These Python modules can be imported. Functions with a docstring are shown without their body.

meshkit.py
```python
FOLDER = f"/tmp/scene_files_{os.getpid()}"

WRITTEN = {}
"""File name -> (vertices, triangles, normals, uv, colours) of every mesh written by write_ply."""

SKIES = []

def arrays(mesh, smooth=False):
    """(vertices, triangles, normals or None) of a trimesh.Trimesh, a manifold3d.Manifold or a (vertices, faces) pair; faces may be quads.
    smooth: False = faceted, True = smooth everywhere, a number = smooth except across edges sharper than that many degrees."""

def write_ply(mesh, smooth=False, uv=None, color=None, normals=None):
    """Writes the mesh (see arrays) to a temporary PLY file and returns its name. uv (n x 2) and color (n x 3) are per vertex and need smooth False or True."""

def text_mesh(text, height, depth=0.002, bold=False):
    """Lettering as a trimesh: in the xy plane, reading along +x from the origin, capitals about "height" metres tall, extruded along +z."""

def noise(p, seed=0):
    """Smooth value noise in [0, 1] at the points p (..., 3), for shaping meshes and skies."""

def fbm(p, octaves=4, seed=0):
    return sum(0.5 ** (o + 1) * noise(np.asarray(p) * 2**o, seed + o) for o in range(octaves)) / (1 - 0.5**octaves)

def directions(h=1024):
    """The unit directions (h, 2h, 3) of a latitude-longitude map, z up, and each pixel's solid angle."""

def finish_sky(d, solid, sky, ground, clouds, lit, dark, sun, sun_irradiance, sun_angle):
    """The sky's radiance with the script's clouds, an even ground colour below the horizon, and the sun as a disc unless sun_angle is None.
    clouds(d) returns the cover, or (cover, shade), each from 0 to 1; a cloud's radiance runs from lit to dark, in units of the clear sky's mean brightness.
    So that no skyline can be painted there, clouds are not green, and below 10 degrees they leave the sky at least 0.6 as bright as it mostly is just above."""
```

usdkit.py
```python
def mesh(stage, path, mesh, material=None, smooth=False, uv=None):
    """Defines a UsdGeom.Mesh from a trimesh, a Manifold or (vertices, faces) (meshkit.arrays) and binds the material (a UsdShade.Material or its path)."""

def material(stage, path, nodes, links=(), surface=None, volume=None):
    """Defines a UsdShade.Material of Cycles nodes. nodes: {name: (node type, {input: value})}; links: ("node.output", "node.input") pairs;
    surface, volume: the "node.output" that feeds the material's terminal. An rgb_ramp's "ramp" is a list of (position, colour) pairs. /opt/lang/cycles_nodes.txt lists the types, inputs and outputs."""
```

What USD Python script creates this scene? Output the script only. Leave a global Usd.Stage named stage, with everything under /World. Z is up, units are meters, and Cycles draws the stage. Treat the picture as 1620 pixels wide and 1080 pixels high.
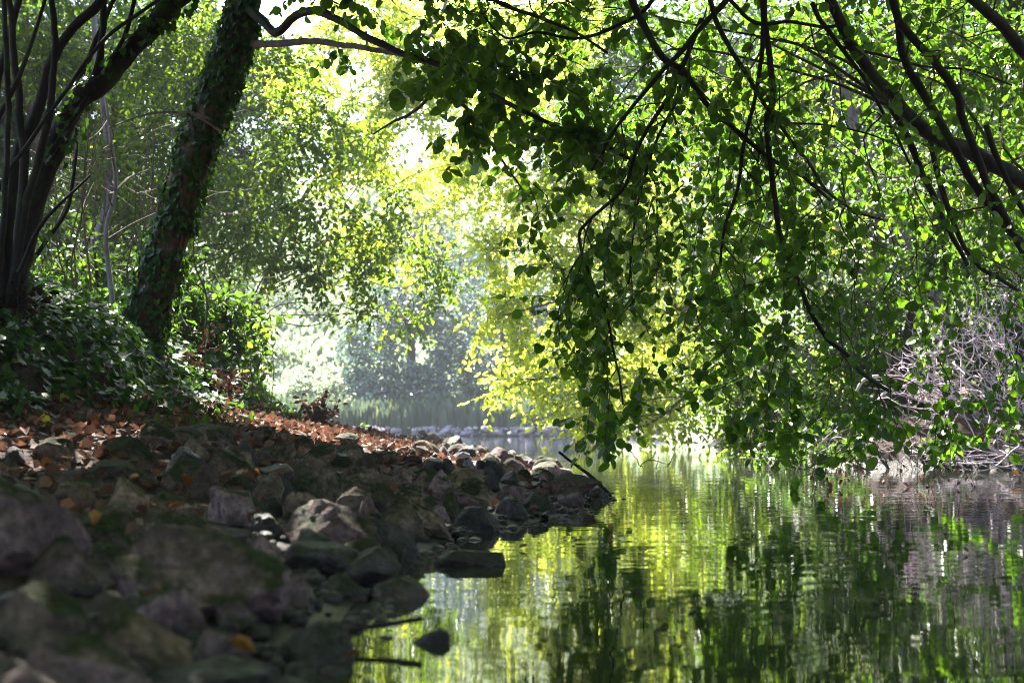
import math, numpy as np, trimesh, shapely
import usdkit, meshkit
from pxr import Usd, UsdGeom, UsdLux, UsdShade, Gf, Sdf, Vt

stage = Usd.Stage.CreateInMemory()
UsdGeom.SetStageUpAxis(stage, "Z"); UsdGeom.SetStageMetersPerUnit(stage, 1.0)
UsdGeom.Xform.Define(stage, "/World")
stage.SetDefaultPrim(stage.GetPrimAtPath("/World"))
# ------------------------------------------------------------------ camera, sky, sun, exposure
EYE = np.array([0.0, 0.0, 0.45]); FPX = 2225.0; HORIZON = 672.0
PITCH = math.atan((HORIZON - 540) / FPX)
cam = UsdGeom.Camera.Define(stage, "/World/camera")
cam.AddTranslateOp().Set(Gf.Vec3d(*EYE)); cam.AddRotateXOp().Set(90 + math.degrees(PITCH))
cam.CreateHorizontalApertureAttr(36.0); cam.CreateVerticalApertureAttr(24.0)
cam.CreateFocalLengthAttr(36.0 * FPX / 1620)
cam.CreateFStopAttr(3.4); cam.CreateFocusDistanceAttr(9.3)
cam.CreateExposureAttr(3.3)
SUN_EL, SUN_AZ = math.radians(52), math.radians(-22)
SUN = np.array([math.sin(SUN_AZ) * math.cos(SUN_EL), math.cos(SUN_AZ) * math.cos(SUN_EL), math.sin(SUN_EL)])
sky_mat = usdkit.material(stage, "/World/Looks/sky", {
    "s": ("sky_texture", {"sky_type": "single_scattering", "sun_disc": False, "sun_elevation": SUN_EL, "sun_rotation": math.atan2(SUN[0], SUN[1]), "aerosol_density": 1.5}),
    "b": ("background_shader", {"strength": 0.05})}, [("s.color", "b.color")], surface="b.background")
dome = UsdLux.DomeLight.Define(stage, "/World/sky")
UsdShade.MaterialBindingAPI.Apply(dome.GetPrim()).Bind(sky_mat)
dome.GetPrim().SetCustomDataByKey("kind", "structure")
sun = UsdLux.DistantLight.Define(stage, "/World/sun")
sun.CreateNormalizeAttr(True); sun.CreateIntensityAttr(1.25); sun.CreateAngleAttr(0.5); sun.CreateColorAttr(Gf.Vec3f(1.0, 0.95, 0.86))
_r = Gf.Rotation(Gf.Vec3d(0, 0, 1), Gf.Vec3d(*map(float, SUN)))
sun.AddTransformOp().Set(Gf.Matrix4d().SetRotate(_r))

# ------------------------------------------------------------------ helpers
_used = {}
def numbered(name, parent="/World"):
    k = (str(parent), name); n = _used.get(k, 0); _used[k] = n + 1
    return f"{parent}/{name}" if n == 0 else f"{parent}/{name}_{n:03d}"
def path_of(p): return "/World" if p is None else (str(p.GetPath()) if hasattr(p, "GetPath") else str(p))
def tag(p, label=None, category=None, group=None, kind=None):
    p = p.GetPrim() if hasattr(p, "GetPrim") else p
    for k, v in (("label", label), ("category", category), ("group", group), ("kind", kind)):
        if v: p.SetCustomDataByKey(k, v)
    return p
def thing(name, label, category, group=None, loc=(0, 0, 0)):
    x = UsdGeom.Xform.Define(stage, numbered(name))
    return tag(x, label, category, group)
def obj(name, mesh, mat, parent=None, smooth=False, rnd=None, **t):
    m = usdkit.mesh(stage, numbered(name, path_of(parent)), mesh, mat, smooth=smooth)
    if rnd is not None:
        UsdGeom.PrimvarsAPI(m).CreatePrimvar("rnd", Sdf.ValueTypeNames.FloatArray, "vertex").Set(Vt.FloatArray.FromNumpy(np.asarray(rnd, np.float32)))
    return tag(m, **t)
CP, SP = math.cos(PITCH), math.sin(PITCH)
def ray(px, py):
    u, v = (np.asarray(px, float) - 810) / FPX, (540 - np.asarray(py, float)) / FPX
    return np.stack([u, CP - v * SP + 0 * u, SP + v * CP + 0 * u], -1)
def P(px, py, D):
    d = ray(px, py); return EYE + d * (np.asarray(D, float) / d[..., 1])[..., None]
def to_px(p):
    q = np.asarray(p) - EYE; z = q[..., 1] * CP + q[..., 2] * SP; v = -q[..., 1] * SP + q[..., 2] * CP
    return 810 + FPX * q[..., 0] / z, 540 - FPX * v / z, z
def unit(v): return v / (np.linalg.norm(v, axis=-1, keepdims=True) + 1e-12)
def smooth_line(pts, n=None, rad=None):
    """Catmull-Rom through the points."""
    p = np.asarray(pts, float); r = None if rad is None else np.asarray(rad, float)
    if len(p) < 3: n_seg = 4
    k = n or 5
    q = np.vstack([2 * p[0] - p[1], p, 2 * p[-1] - p[-2]])
    out, ro = [], []
    for i in range(len(p) - 1):
        t = np.linspace(0, 1, k, endpoint=False)[:, None]
        a, b, c, d = q[i], q[i + 1], q[i + 2], q[i + 3]
        out.append(0.5 * ((2 * b) + (-a + c) * t + (2 * a - 5 * b + 4 * c - d) * t * t + (-a + 3 * b - 3 * c + d) * t ** 3))
        if r is not None: ro.append(r[i] + (r[i + 1] - r[i]) * t[:, 0])
    out.append(p[-1:]); 
    if r is not None: ro.append(r[-1:])
    return (np.vstack(out), np.concatenate(ro)) if r is not None else np.vstack(out)
def tube(p, rad, sides=6, bump=0.0, seed=0):
    p = np.asarray(p, float); n = len(p); rad = np.broadcast_to(np.asarray(rad, float), (n,))
    t = unit(np.gradient(p, axis=0))
    ref = np.array([0.31, 0.83, 0.46]) if abs(t[:, 2]).mean() > 0.6 else np.array([0.1, 0.2, 0.97])
    a = unit(np.cross(t, ref)); b = np.cross(t, a)
    ang = np.arange(sides) * 2 * np.pi / sides
    rr = rad[:, None] * np.ones(sides)
    v = p[:, None] + rr[..., None] * (np.cos(ang)[None, :, None] * a[:, None] + np.sin(ang)[None, :, None] * b[:, None])
    if bump:
        o = (meshkit.fbm(v / (rad.max() * 0.9) * np.array([1, 1, 0.35]), 3, seed) - 0.5) * 2 * bump
        v = p[:, None] + (v - p[:, None]) * (1 + o)[..., None]
    i, j = np.meshgrid(np.arange(n - 1), np.arange(sides), indexing="ij"); j2 = (j + 1) % sides
    q = np.stack([i * sides + j, i * sides + j2, (i + 1) * sides + j2, (i + 1) * sides + j], -1).reshape(-1, 4)
    f = np.vstack([q[:, [0, 1, 2]], q[:, [0, 2, 3]]])
    v = np.vstack([v.reshape(-1, 3), p[:1], p[-1:]])
    k = np.arange(sides); k2 = (k + 1) % sides; base = n * sides
    f = np.vstack([f, np.stack([k2, k, np.full(sides, base)], 1), np.stack([(n - 1) * sides + k, (n - 1) * sides + k2, np.full(sides, base + 1)], 1)])
    return v, f
def join(parts):
    n, V, F = 0, [], []
    for v, f in parts:
        V.append(v); F.append(np.asarray(f) + n); n += len(v)
    return np.vstack(V), np.vstack(F)
def many_tubes(p0, p1, p2, r0, r1, sides=3):
    """Thin bent twigs, all at once: start, middle, end (n x 3)."""
    n = len(p0); P3 = np.stack([p0, p1, p2], 1)
    t = unit(p2 - p0); a = unit(np.cross(t, np.array([0.3, 0.5, 0.81]))); b = np.cross(t, a)
    ang = np.arange(sides) * 2 * np.pi / sides
    ring = np.cos(ang)[None, :, None] * a[:, None] + np.sin(ang)[None, :, None] * b[:, None]
    r = np.stack([np.broadcast_to(r0, (n,)), np.broadcast_to((np.asarray(r0) + r1) / 2, (n,)), np.broadcast_to(r1, (n,))], 1)
    v = P3[:, :, None] + r[:, :, None, None] * ring[:, None]
    k = np.arange(sides); k2 = (k + 1) % sides
    f = np.vstack([np.stack([s * sides + k, s * sides + k2, (s + 1) * sides + k2], 1) for s in (0, 1)] + [np.stack([s * sides + k, (s + 1) * sides + k2, (s + 1) * sides + k], 1) for s in (0, 1)])
    F = (f[None] + (np.arange(n) * 3 * sides)[:, None, None]).reshape(-1, 3)
    return v.reshape(-1, 3), F

# leaves: templates lie in the xy plane, base at the origin, tip at y = 1, normal +z
def leaf_round():
    h = [(0, 0), (0.3, 0.1), (0.43, 0.36), (0.38, 0.66), (0.2, 0.9)]
    V = [(0, 0, 0), (0, 0.4, -0.05), (0, 0.75, -0.05), (0, 1, -0.1)]
    for s in (-1, 1): V += [(s * x, y, 0.10 * x * 2 - 0.12 * y * y) for x, y in h[1:]]
    f = []
    for k, s in ((4, -1), (8, 1)):
        t = [(0, k, 1), (k, k + 1, 1), (1, k + 1, 2), (k + 1, k + 2, 2), (2, k + 2, k + 3), (2, k + 3, 3)]
        f += t if s > 0 else [x[::-1] for x in t]
    return np.array(V, float), np.array(f)
def leaf_oval():
    V = np.array([(0, 0, 0), (-0.3, 0.3, 0.08), (-0.25, 0.7, 0.02), (0, 1, -0.1), (0.25, 0.7, 0.02), (0.3, 0.3, 0.08)], float)
    return V, np.array([(0, 5, 4), (0, 4, 3), (0, 3, 2), (0, 2, 1)])
def leaf_ivy():
    o = [(0, 0.08), (0.34, -0.08), (0.5, 0.18), (0.3, 0.42), (0.36, 0.62), (0.12, 0.68), (0, 1)]
    V = [(0, 0.3, -0.04)] + [(x, y, 0.08 * abs(x) - 0.1 * y * y) for x, y in o] + [(-x, y, 0.08 * abs(x) - 0.1 * y * y) for x, y in o[1:-1]]
    R = list(range(1, 8)); L = [1] + list(range(8, 13)) + [7]
    f = [(0, R[i], R[i + 1]) for i in range(6)] + [(0, L[i + 1], L[i]) for i in range(6)]
    return np.array(V, float), np.array(f)
def leaf_curled():
    V = np.array([(0, 0, 0), (-0.36, 0.3, 0.3), (-0.28, 0.75, 0.36), (0, 1, 0.2), (0.3, 0.7, 0.3), (0.34, 0.3, 0.22), (0, 0.5, 0.02)], float)
    return V, np.array([(6, 0, 5), (6, 5, 4), (6, 4, 3), (6, 3, 2), (6, 2, 1), (6, 1, 0)])
ROUND, OVAL, IVY, CURL = leaf_round(), leaf_oval(), leaf_ivy(), leaf_curled()
def set_leaves(tpl, pos, tip, nrm, size, rng, curl=0.0):
    """One mesh of leaves; returns (v, f, rnd per vertex)."""
    V, F = tpl; n = len(pos); y = unit(tip); x = unit(np.cross(y, nrm)); z = np.cross(x, y)
    R = np.stack([x, y, z], -1) * np.broadcast_to(size, (n,))[:, None, None]
    W = V[None] * np.stack([rng.uniform(.85, 1.15, n), np.ones(n), rng.uniform(0.3, 2.2, n)], -1)[:, None]
    v = pos[:, None] + W @ R.transpose(0, 2, 1)
    f = F[None] + (np.arange(n) * len(V))[:, None, None]
    return v.reshape(-1, 3), f.reshape(-1, 3), np.repeat(rng.random(n), len(V))

# ------------------------------------------------------------------ materials
def leaf_mat(name, dark, light, trans, fac=0.45, rough=0.42, spec=0.5, tvar=0.55):
    t = np.array(trans)
    return usdkit.material(stage, f"/World/Looks/{name}", {
        "a": ("attribute", {"attribute": "rnd"}),
        "r": ("rgb_ramp", {"ramp": [(0, dark), (0.75, light), (0.95, tuple(np.array(light) * [1.25, 1.1, 0.9])), (1, tuple(np.array(light) * [3.2, 1.8, 0.8]))]}),
        "t": ("rgb_ramp", {"ramp": [(0, tuple(t * tvar)), (0.7, tuple(t)), (1, tuple(np.minimum(t * [1.35, 1.15, 0.9], 0.95)))]}),
        "p": ("principled_bsdf", {"roughness": rough, "specular_ior_level": spec}),
        "l": ("translucent_bsdf", {}), "m": ("mix_closure", {"fac": fac})},
        [("a.fac", "r.fac"), ("a.fac", "t.fac"), ("r.color", "p.base_color"), ("t.color", "l.color"), ("p.BSDF", "m.closure1"), ("l.BSDF", "m.closure2")], surface="m.closure")
M = {}
M["leaf_near"] = leaf_mat("leaf_near", (0.022, 0.06, 0.008), (0.045, 0.105, 0.014), (0.15, 0.33, 0.014), 0.45, 0.38, 0.55)
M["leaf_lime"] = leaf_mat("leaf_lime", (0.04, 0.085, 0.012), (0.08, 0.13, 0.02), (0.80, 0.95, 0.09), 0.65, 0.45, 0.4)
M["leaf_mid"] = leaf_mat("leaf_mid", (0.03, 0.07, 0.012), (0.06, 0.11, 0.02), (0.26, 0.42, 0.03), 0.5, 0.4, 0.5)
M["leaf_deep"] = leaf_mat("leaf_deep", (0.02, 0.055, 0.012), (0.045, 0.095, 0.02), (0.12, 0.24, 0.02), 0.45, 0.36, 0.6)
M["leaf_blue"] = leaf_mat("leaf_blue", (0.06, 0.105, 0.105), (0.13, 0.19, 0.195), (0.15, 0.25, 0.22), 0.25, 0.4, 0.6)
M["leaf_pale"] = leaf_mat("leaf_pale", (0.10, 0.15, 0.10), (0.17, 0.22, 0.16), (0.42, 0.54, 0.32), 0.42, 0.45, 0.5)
M["leaf_ivy"] = leaf_mat("leaf_ivy", (0.012, 0.04, 0.008), (0.03, 0.08, 0.014), (0.08, 0.2, 0.012), 0.3, 0.46, 0.45)
M["leaf_dead"] = leaf_mat("leaf_dead", (0.045, 0.026, 0.02), (0.18, 0.098, 0.08), (0.18, 0.09, 0.06), 0.2, 0.6, 0.3)
M["leaf_brown"] = leaf_mat("leaf_brown", (0.02, 0.012, 0.01), (0.065, 0.036, 0.03), (0.06, 0.026, 0.02), 0.2, 0.6, 0.3)
M["leaf_orange"] = leaf_mat("leaf_orange", (0.26, 0.10, 0.025), (0.34, 0.15, 0.04), (0.3, 0.13, 0.03), 0.2, 0.5, 0.4)
M["leaf_yellow"] = leaf_mat("leaf_yellow", (0.32, 0.33, 0.03), (0.42, 0.4, 0.04), (0.6, 0.6, 0.05), 0.4, 0.5, 0.4)
M["grass"] = leaf_mat("grass", (0.06, 0.1, 0.07), (0.11, 0.16, 0.115), (0.14, 0.2, 0.11), 0.3, 0.5, 0.4)
def bark(name, c1, c2, moss=0.0, scale=14, rough=0.85):
    n = {"g": ("geometry", {}), "mp": ("mapping", {"scale": (1, 1, 0.22)}),
         "n": ("noise_texture", {"scale": scale, "detail": 6, "roughness": 0.65}), "r": ("rgb_ramp", {"ramp": [(0.3, c1), (0.68, c2)]}),
         "n2": ("noise_texture", {"scale": 3.1, "detail": 4}), "r2": ("rgb_ramp", {"ramp": [(0.62 - 0.25 * moss, (0, 0, 0)), (0.75 - 0.2 * moss, (1, 1, 1))]}),
         "mx": ("mix_color", {"b": (0.035, 0.06, 0.012)}), "b": ("bump", {"strength": 0.9, "distance": 0.02}),
         "p": ("principled_bsdf", {"roughness": rough, "specular_ior_level": 0.3})}
    return usdkit.material(stage, f"/World/Looks/{name}", n, [("g.position", "mp.vector"), ("mp.vector", "n.vector"), ("g.position", "n2.vector"), ("n.fac", "r.fac"), ("n2.fac", "r2.fac"),
        ("r2.color", "mx.fac"), ("r.color", "mx.a"), ("mx.result", "p.base_color"), ("n.fac", "b.height"), ("b.normal", "p.normal")], surface="p.BSDF")
M["bark_dark"] = bark("bark_dark", (0.007, 0.005, 0.005), (0.03, 0.023, 0.02), 0.25)
M["bark_lilac"] = bark("bark_lilac", (0.09, 0.07, 0.085), (0.3, 0.24, 0.28), 0.2)
M["bark_brown"] = bark("bark_brown", (0.03, 0.02, 0.015), (0.14, 0.095, 0.07), 0.4)
M["bark_grey"] = bark("bark_grey", (0.1, 0.085, 0.09), (0.27, 0.24, 0.25), 0.15)
M["wood_dead"] = bark("wood_dead", (0.27, 0.21, 0.25), (0.58, 0.49, 0.55), 0.0, 20)
M["twig"] = bark("twig", (0.02, 0.013, 0.01), (0.07, 0.045, 0.035), 0.1, 30)
def rock_mat(name, c1, c2, c3, moss, wet=0.0):
    n = {"g": ("geometry", {}), "n": ("noise_texture", {"scale": 4.5, "detail": 8, "roughness": 0.62}), "nf": ("noise_texture", {"scale": 38, "detail": 6, "roughness": 0.7}),
         "r": ("rgb_ramp", {"ramp": [(0.3, c1), (0.5, c2), (0.7, c3)]}), "rf": ("rgb_ramp", {"ramp": [(0.32, (0.35, 0.35, 0.35)), (0.68, (1.35, 1.35, 1.35))]}),
         "ml": ("mix_color", {"blend_type": "multiply", "fac": 1.0, "use_clamp": False}),
         "sp": ("separate_xyz", {}), "nm": ("noise_texture", {"scale": 6.5, "detail": 5, "roughness": 0.65}),
         "m1": ("math", {"math_type": "multiply_add", "value2": 0.34, "value3": 0.13 + 0.17 * moss}), "m2": ("math", {"math_type": "add"}),
         "mr": ("map_range", {"from_min": 0.78, "from_max": 0.95, "clamp": True}), "mc": ("rgb_ramp", {"ramp": [(0.3, (0.009, 0.013, 0.003)), (0.7, (0.04, 0.046, 0.011))]}),
         "mx": ("mix_color", {}), "sz": ("separate_xyz", {}), "wz": ("map_range", {"from_min": 0.07, "from_max": 0.02, "to_min": wet, "to_max": 1.0, "clamp": True}),
         "wd": ("mix_color", {"blend_type": "multiply", "b": (0.42, 0.42, 0.46)}), "ro": ("map_range", {"to_min": 0.88, "to_max": 0.33}),
         "bm": ("bump", {"strength": 1.0, "distance": 0.02}), "b2": ("bump", {"strength": 1.0, "distance": 0.07}),
         "p": ("principled_bsdf", {"specular_ior_level": 0.35})}
    return usdkit.material(stage, f"/World/Looks/{name}", n, [("g.position", "n.vector"), ("g.position", "nf.vector"), ("g.position", "nm.vector"), ("n.fac", "r.fac"), ("nf.fac", "rf.fac"),
        ("r.color", "ml.a"), ("rf.color", "ml.b"), ("g.normal", "sp.vector"), ("sp.z", "m1.value1"), ("m1.value", "m2.value1"), ("nm.fac", "m2.value2"), ("m2.value", "mr.value"), ("nf.fac", "mc.fac"),
        ("mr.result", "mx.fac"), ("ml.result", "mx.a"), ("mc.color", "mx.b"), ("g.position", "sz.vector"), ("sz.z", "wz.value"), ("wz.result", "wd.fac"), ("mx.result", "wd.a"), ("wd.result", "p.base_color"),
        ("wz.result", "ro.value"), ("ro.result", "p.roughness"), ("n.fac", "b2.height"), ("nf.fac", "bm.height"), ("b2.normal", "bm.normal"), ("bm.normal", "p.normal")], surface="p.BSDF")
ROCKS = {"g": rock_mat("rock_mauve", (0.054, 0.033, 0.036), (0.209, 0.133, 0.141), (0.522, 0.348, 0.370), 0.05),
         "m": rock_mat("rock_mossy", (0.044, 0.029, 0.023), (0.148, 0.101, 0.083), (0.370, 0.257, 0.207), 0.72),
         "b": rock_mat("rock_brown", (0.054, 0.033, 0.026), (0.198, 0.129, 0.100), (0.522, 0.348, 0.261), 0.2),
         "d": rock_mat("rock_wet", (0.023, 0.017, 0.017), (0.079, 0.058, 0.059), (0.196, 0.146, 0.150), 0.0, 0.7),
         "p": rock_mat("rock_pale", (0.30, 0.25, 0.32), (0.46, 0.39, 0.48), (0.6, 0.53, 0.62), 0.0)}
M["ground"] = usdkit.material(stage, "/World/Looks/ground", {
    "g": ("geometry", {}), "n": ("noise_texture", {"scale": 22, "detail": 8, "roughness": 0.7}), "n2": ("noise_texture", {"scale": 1.7, "detail": 5}),
    "r": ("rgb_ramp", {"ramp": [(0.3, (0.014, 0.009, 0.008)), (0.52, (0.05, 0.03, 0.024)), (0.72, (0.12, 0.072, 0.055))]}),
    "gr": ("rgb_ramp", {"ramp": [(0.3, (0.05, 0.09, 0.03)), (0.7, (0.13, 0.17, 0.07))]}), "s": ("separate_xyz", {}),
    "f": ("map_range", {"from_min": 30, "from_max": 52, "clamp": True}), "mx": ("mix_color", {}), "b": ("bump", {"strength": 0.8, "distance": 0.03}),
    "wz": ("map_range", {"from_min": 0.16, "from_max": 0.04, "clamp": True}), "wd": ("mix_color", {"blend_type": "multiply", "b": (0.3, 0.3, 0.34)}), "ro": ("map_range", {"to_min": 0.9, "to_max": 0.4}),
    "p": ("principled_bsdf", {"specular_ior_level": 0.25})},
    [("g.position", "n.vector"), ("g.position", "n2.vector"), ("n.fac", "r.fac"), ("n2.fac", "gr.fac"), ("g.position", "s.vector"), ("s.y", "f.value"), ("f.result", "mx.fac"), ("r.color", "mx.a"), ("gr.color", "mx.b"),
     ("s.z", "wz.value"), ("wz.result", "wd.fac"), ("mx.result", "wd.a"), ("wd.result", "p.base_color"), ("wz.result", "ro.value"), ("ro.result", "p.roughness"), ("n.fac", "b.height"), ("b.normal", "p.normal")], surface="p.BSDF")
M["water"] = usdkit.material(stage, "/World/Looks/water", {
    "g": ("geometry", {}), "mp": ("mapping", {"scale": (0.55, 1.0, 1.0)}),
    "n1": ("noise_texture", {"scale": 2.2, "detail": 2, "roughness": 0.5, "distortion": 0.4}), "n2": ("noise_texture", {"scale": 9.0, "detail": 2, "roughness": 0.5}),
    "a": ("math", {"math_type": "multiply_add", "value2": 0.25}), "b": ("bump", {"strength": 1.0, "distance": 0.003}),
    "p": ("principled_bsdf", {"base_color": (0.018, 0.021, 0.014), "roughness": 0.015, "ior": 1.45, "specular_ior_level": 0.5})},
    [("g.position", "mp.vector"), ("mp.vector", "n1.vector"), ("mp.vector", "n2.vector"), ("n2.fac", "a.value1"), ("n1.fac", "a.value3"), ("a.value", "b.height"), ("b.normal", "p.normal")], surface="p.BSDF")

# ------------------------------------------------------------------ terrain and water
LEFT = [(-0.7, -30), (-0.6, -3), (-0.5, 1.5), (-0.43, 2.5), (-0.34, 3.1), (-0.40, 4.3), (-0.32, 5.0), (-0.17, 5.7), (-0.02, 6.3), (0.24, 6.9), (0.42, 7.8), (0.66, 9.0), (0.52, 9.7), (0.42, 12), (0.3, 15.9), (-0.75, 23), (-3.2, 34), (-9, 42), (-18, 48), (-60, 52)]
FAR = [(-60, 60), (-18, 57), (-8, 56), (2, 56), (6, 54)]
RIGHT = [(7, 46), (5.2, 38), (4.2, 30), (3.5, 23), (3.6, 19), (3.15, 15.2), (3.5, 14.5), (5.5, 14.0), (4.9, 12.6), (4.4, 10), (4.6, 8), (5.2, 4), (6, -3), (7, -30)]
SHORE = np.array(LEFT + FAR + RIGHT, float); RIVER = shapely.Polygon(SHORE); shapely.prepare(RIVER)
def shore(x, y):
    """(signed distance, positive on land; which bank 0 left, 1 far, 2 right)."""
    x, y = np.asarray(x, float), np.asarray(y, float); best = np.full(x.shape, 1e9); which = np.zeros(x.shape, int)
    nl, nf = len(LEFT), len(FAR)
    for i in range(len(SHORE) - 1):
        a, b = SHORE[i], SHORE[i + 1]; ab = b - a
        t = np.clip(((x - a[0]) * ab[0] + (y - a[1]) * ab[1]) / (ab @ ab), 0, 1)
        d = np.hypot(x - a[0] - t * ab[0], y - a[1] - t * ab[1]); m = d < best
        best = np.where(m, d, best); which = np.where(m, 0 if i < nl - 1 else 1 if i < nl + nf - 1 else 2, which)
    return np.where(shapely.contains_xy(RIVER, x, y), -best, best), which
def height(x, y):
    x, y = np.broadcast_arrays(np.asarray(x, float), np.asarray(y, float))
    d, w = shore(x, y)
    left = np.interp(d, [0, 0.5, 1.5, 2.7, 3.0, 3.4, 4.0, 6, 12, 30, 120], [0, 0.09, 0.25, 0.46, 0.60, 1.05, 1.38, 1.75, 2.4, 5, 22])
    far = np.interp(d, [0, 0.6, 2, 20, 60, 200], [0, 0.35, 0.6, 8.5, 22, 40])
    right = np.interp(d, [0, 0.3, 1, 4, 20, 100], [0, 0.25, 0.5, 1.1, 5, 20])
    land = np.choose(w, [left, far, right])
    p = np.stack([x, y, 0 * x], -1)
    nz = (meshkit.fbm(p * 0.9, 3, 3) - 0.5) * 0.22 * np.clip(d / 2.5, 0, 1) + (meshkit.fbm(p * 3.5, 2, 8) - 0.5) * 0.07 * np.clip(d * 1.5, 0, 1)
    return np.where(d > 0, land + nz, np.maximum(-1.0, d * 0.4 - 0.01))
def warp(a, b, dense_lo, dense_hi, n_d, n_o):
    inner = np.linspace(dense_lo, dense_hi, n_d); g = np.linspace(0, 1, n_o + 1)[1:] ** 2.6
    return np.concatenate([(dense_lo + (a - dense_lo) * g)[::-1], inner, dense_hi + (b - dense_hi) * g])
gx, gy = warp(-260, 260, -9, 8, 130, 40), warp(-120, 320, 1, 24, 170, 60)
X, Y = np.meshgrid(gx, gy); Z = height(X, Y)
nx, ny = len(gx), len(gy); I, J = np.meshgrid(np.arange(ny - 1), np.arange(nx - 1), indexing="ij")
q = np.stack([I * nx + J, I * nx + J + 1, (I + 1) * nx + J + 1, (I + 1) * nx + J], -1).reshape(-1, 4)
obj("ground", (np.stack([X, Y, Z], -1).reshape(-1, 3), q), M["ground"], smooth=True, label="sloping river banks of dark soil rising away from the water", kind="structure")
wq = np.array([(-80, -60, 0), (40, -60, 0), (40, 70, 0), (-80, 70, 0)], float)
obj("water", (wq, np.array([(0, 1, 2, 3)])), M["water"], label="calm river mirroring the green trees", kind="structure")
_t = np.concatenate([np.arange(1.6, 30, 0.012), np.arange(30, 120, 0.1)])
def G(px, py):
    """Where the line of sight through a picture point first meets the ground."""
    p = P(np.full(_t.shape, px), np.full(_t.shape, py), _t); hit = p[:, 2] <= np.maximum(height(p[:, 0], p[:, 1]), 0.0)
    return p[np.argmax(hit)] if hit.any() else p[-1]

# ------------------------------------------------------------------ rocks
ICO = {k: trimesh.creation.icosphere(k) for k in (1, 2, 3, 4)}
def rock_mesh(rng, w, dep, h, taper=0.0, lean=0.0, sub=3, facets=12):
    s = ICO[sub]; p = s.vertices.copy()
    for _ in range(facets):
        n = unit(rng.normal(size=3)); o = rng.uniform(0.55, 0.85)
        p -= np.maximum(0, p @ n - o)[:, None] * n
    off = rng.uniform(0, 50, 3)
    p *= 1 + 0.26 * (meshkit.fbm(p * 1.7 + off, 3, 5) - 0.5)[:, None] + 0.17 * (meshkit.fbm(p * 5 + off, 3, 9) - 0.5)[:, None] + (0.07 if sub > 3 else 0) * (meshkit.fbm(p * 13 + off, 2, 4) - 0.5)[:, None]
    lo, hi = p.min(0), p.max(0); p = (p - (lo + hi) / 2) / (hi - lo)           # -0.5 .. 0.5
    z = p[:, 2] + 0.5
    k = 1 - taper * np.clip(z, 0, 1)
    p[:, 0] = p[:, 0] * k + lean * (z ** 1.3 - 0.4) * (1 if taper > 0 else 0.5); p[:, 1] *= 1 - 0.6 * taper * z
    a = rng.uniform(-0.3, 0.3); x, y = p[:, 0] * math.cos(a) - p[:, 1] * math.sin(a), p[:, 0] * math.sin(a) + p[:, 1] * math.cos(a)
    p[:, 0], p[:, 1] = x / (x.max() - x.min()), y
    return p * np.array([w, dep, h]), s.faces
rr = np.random.default_rng(11)
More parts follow.
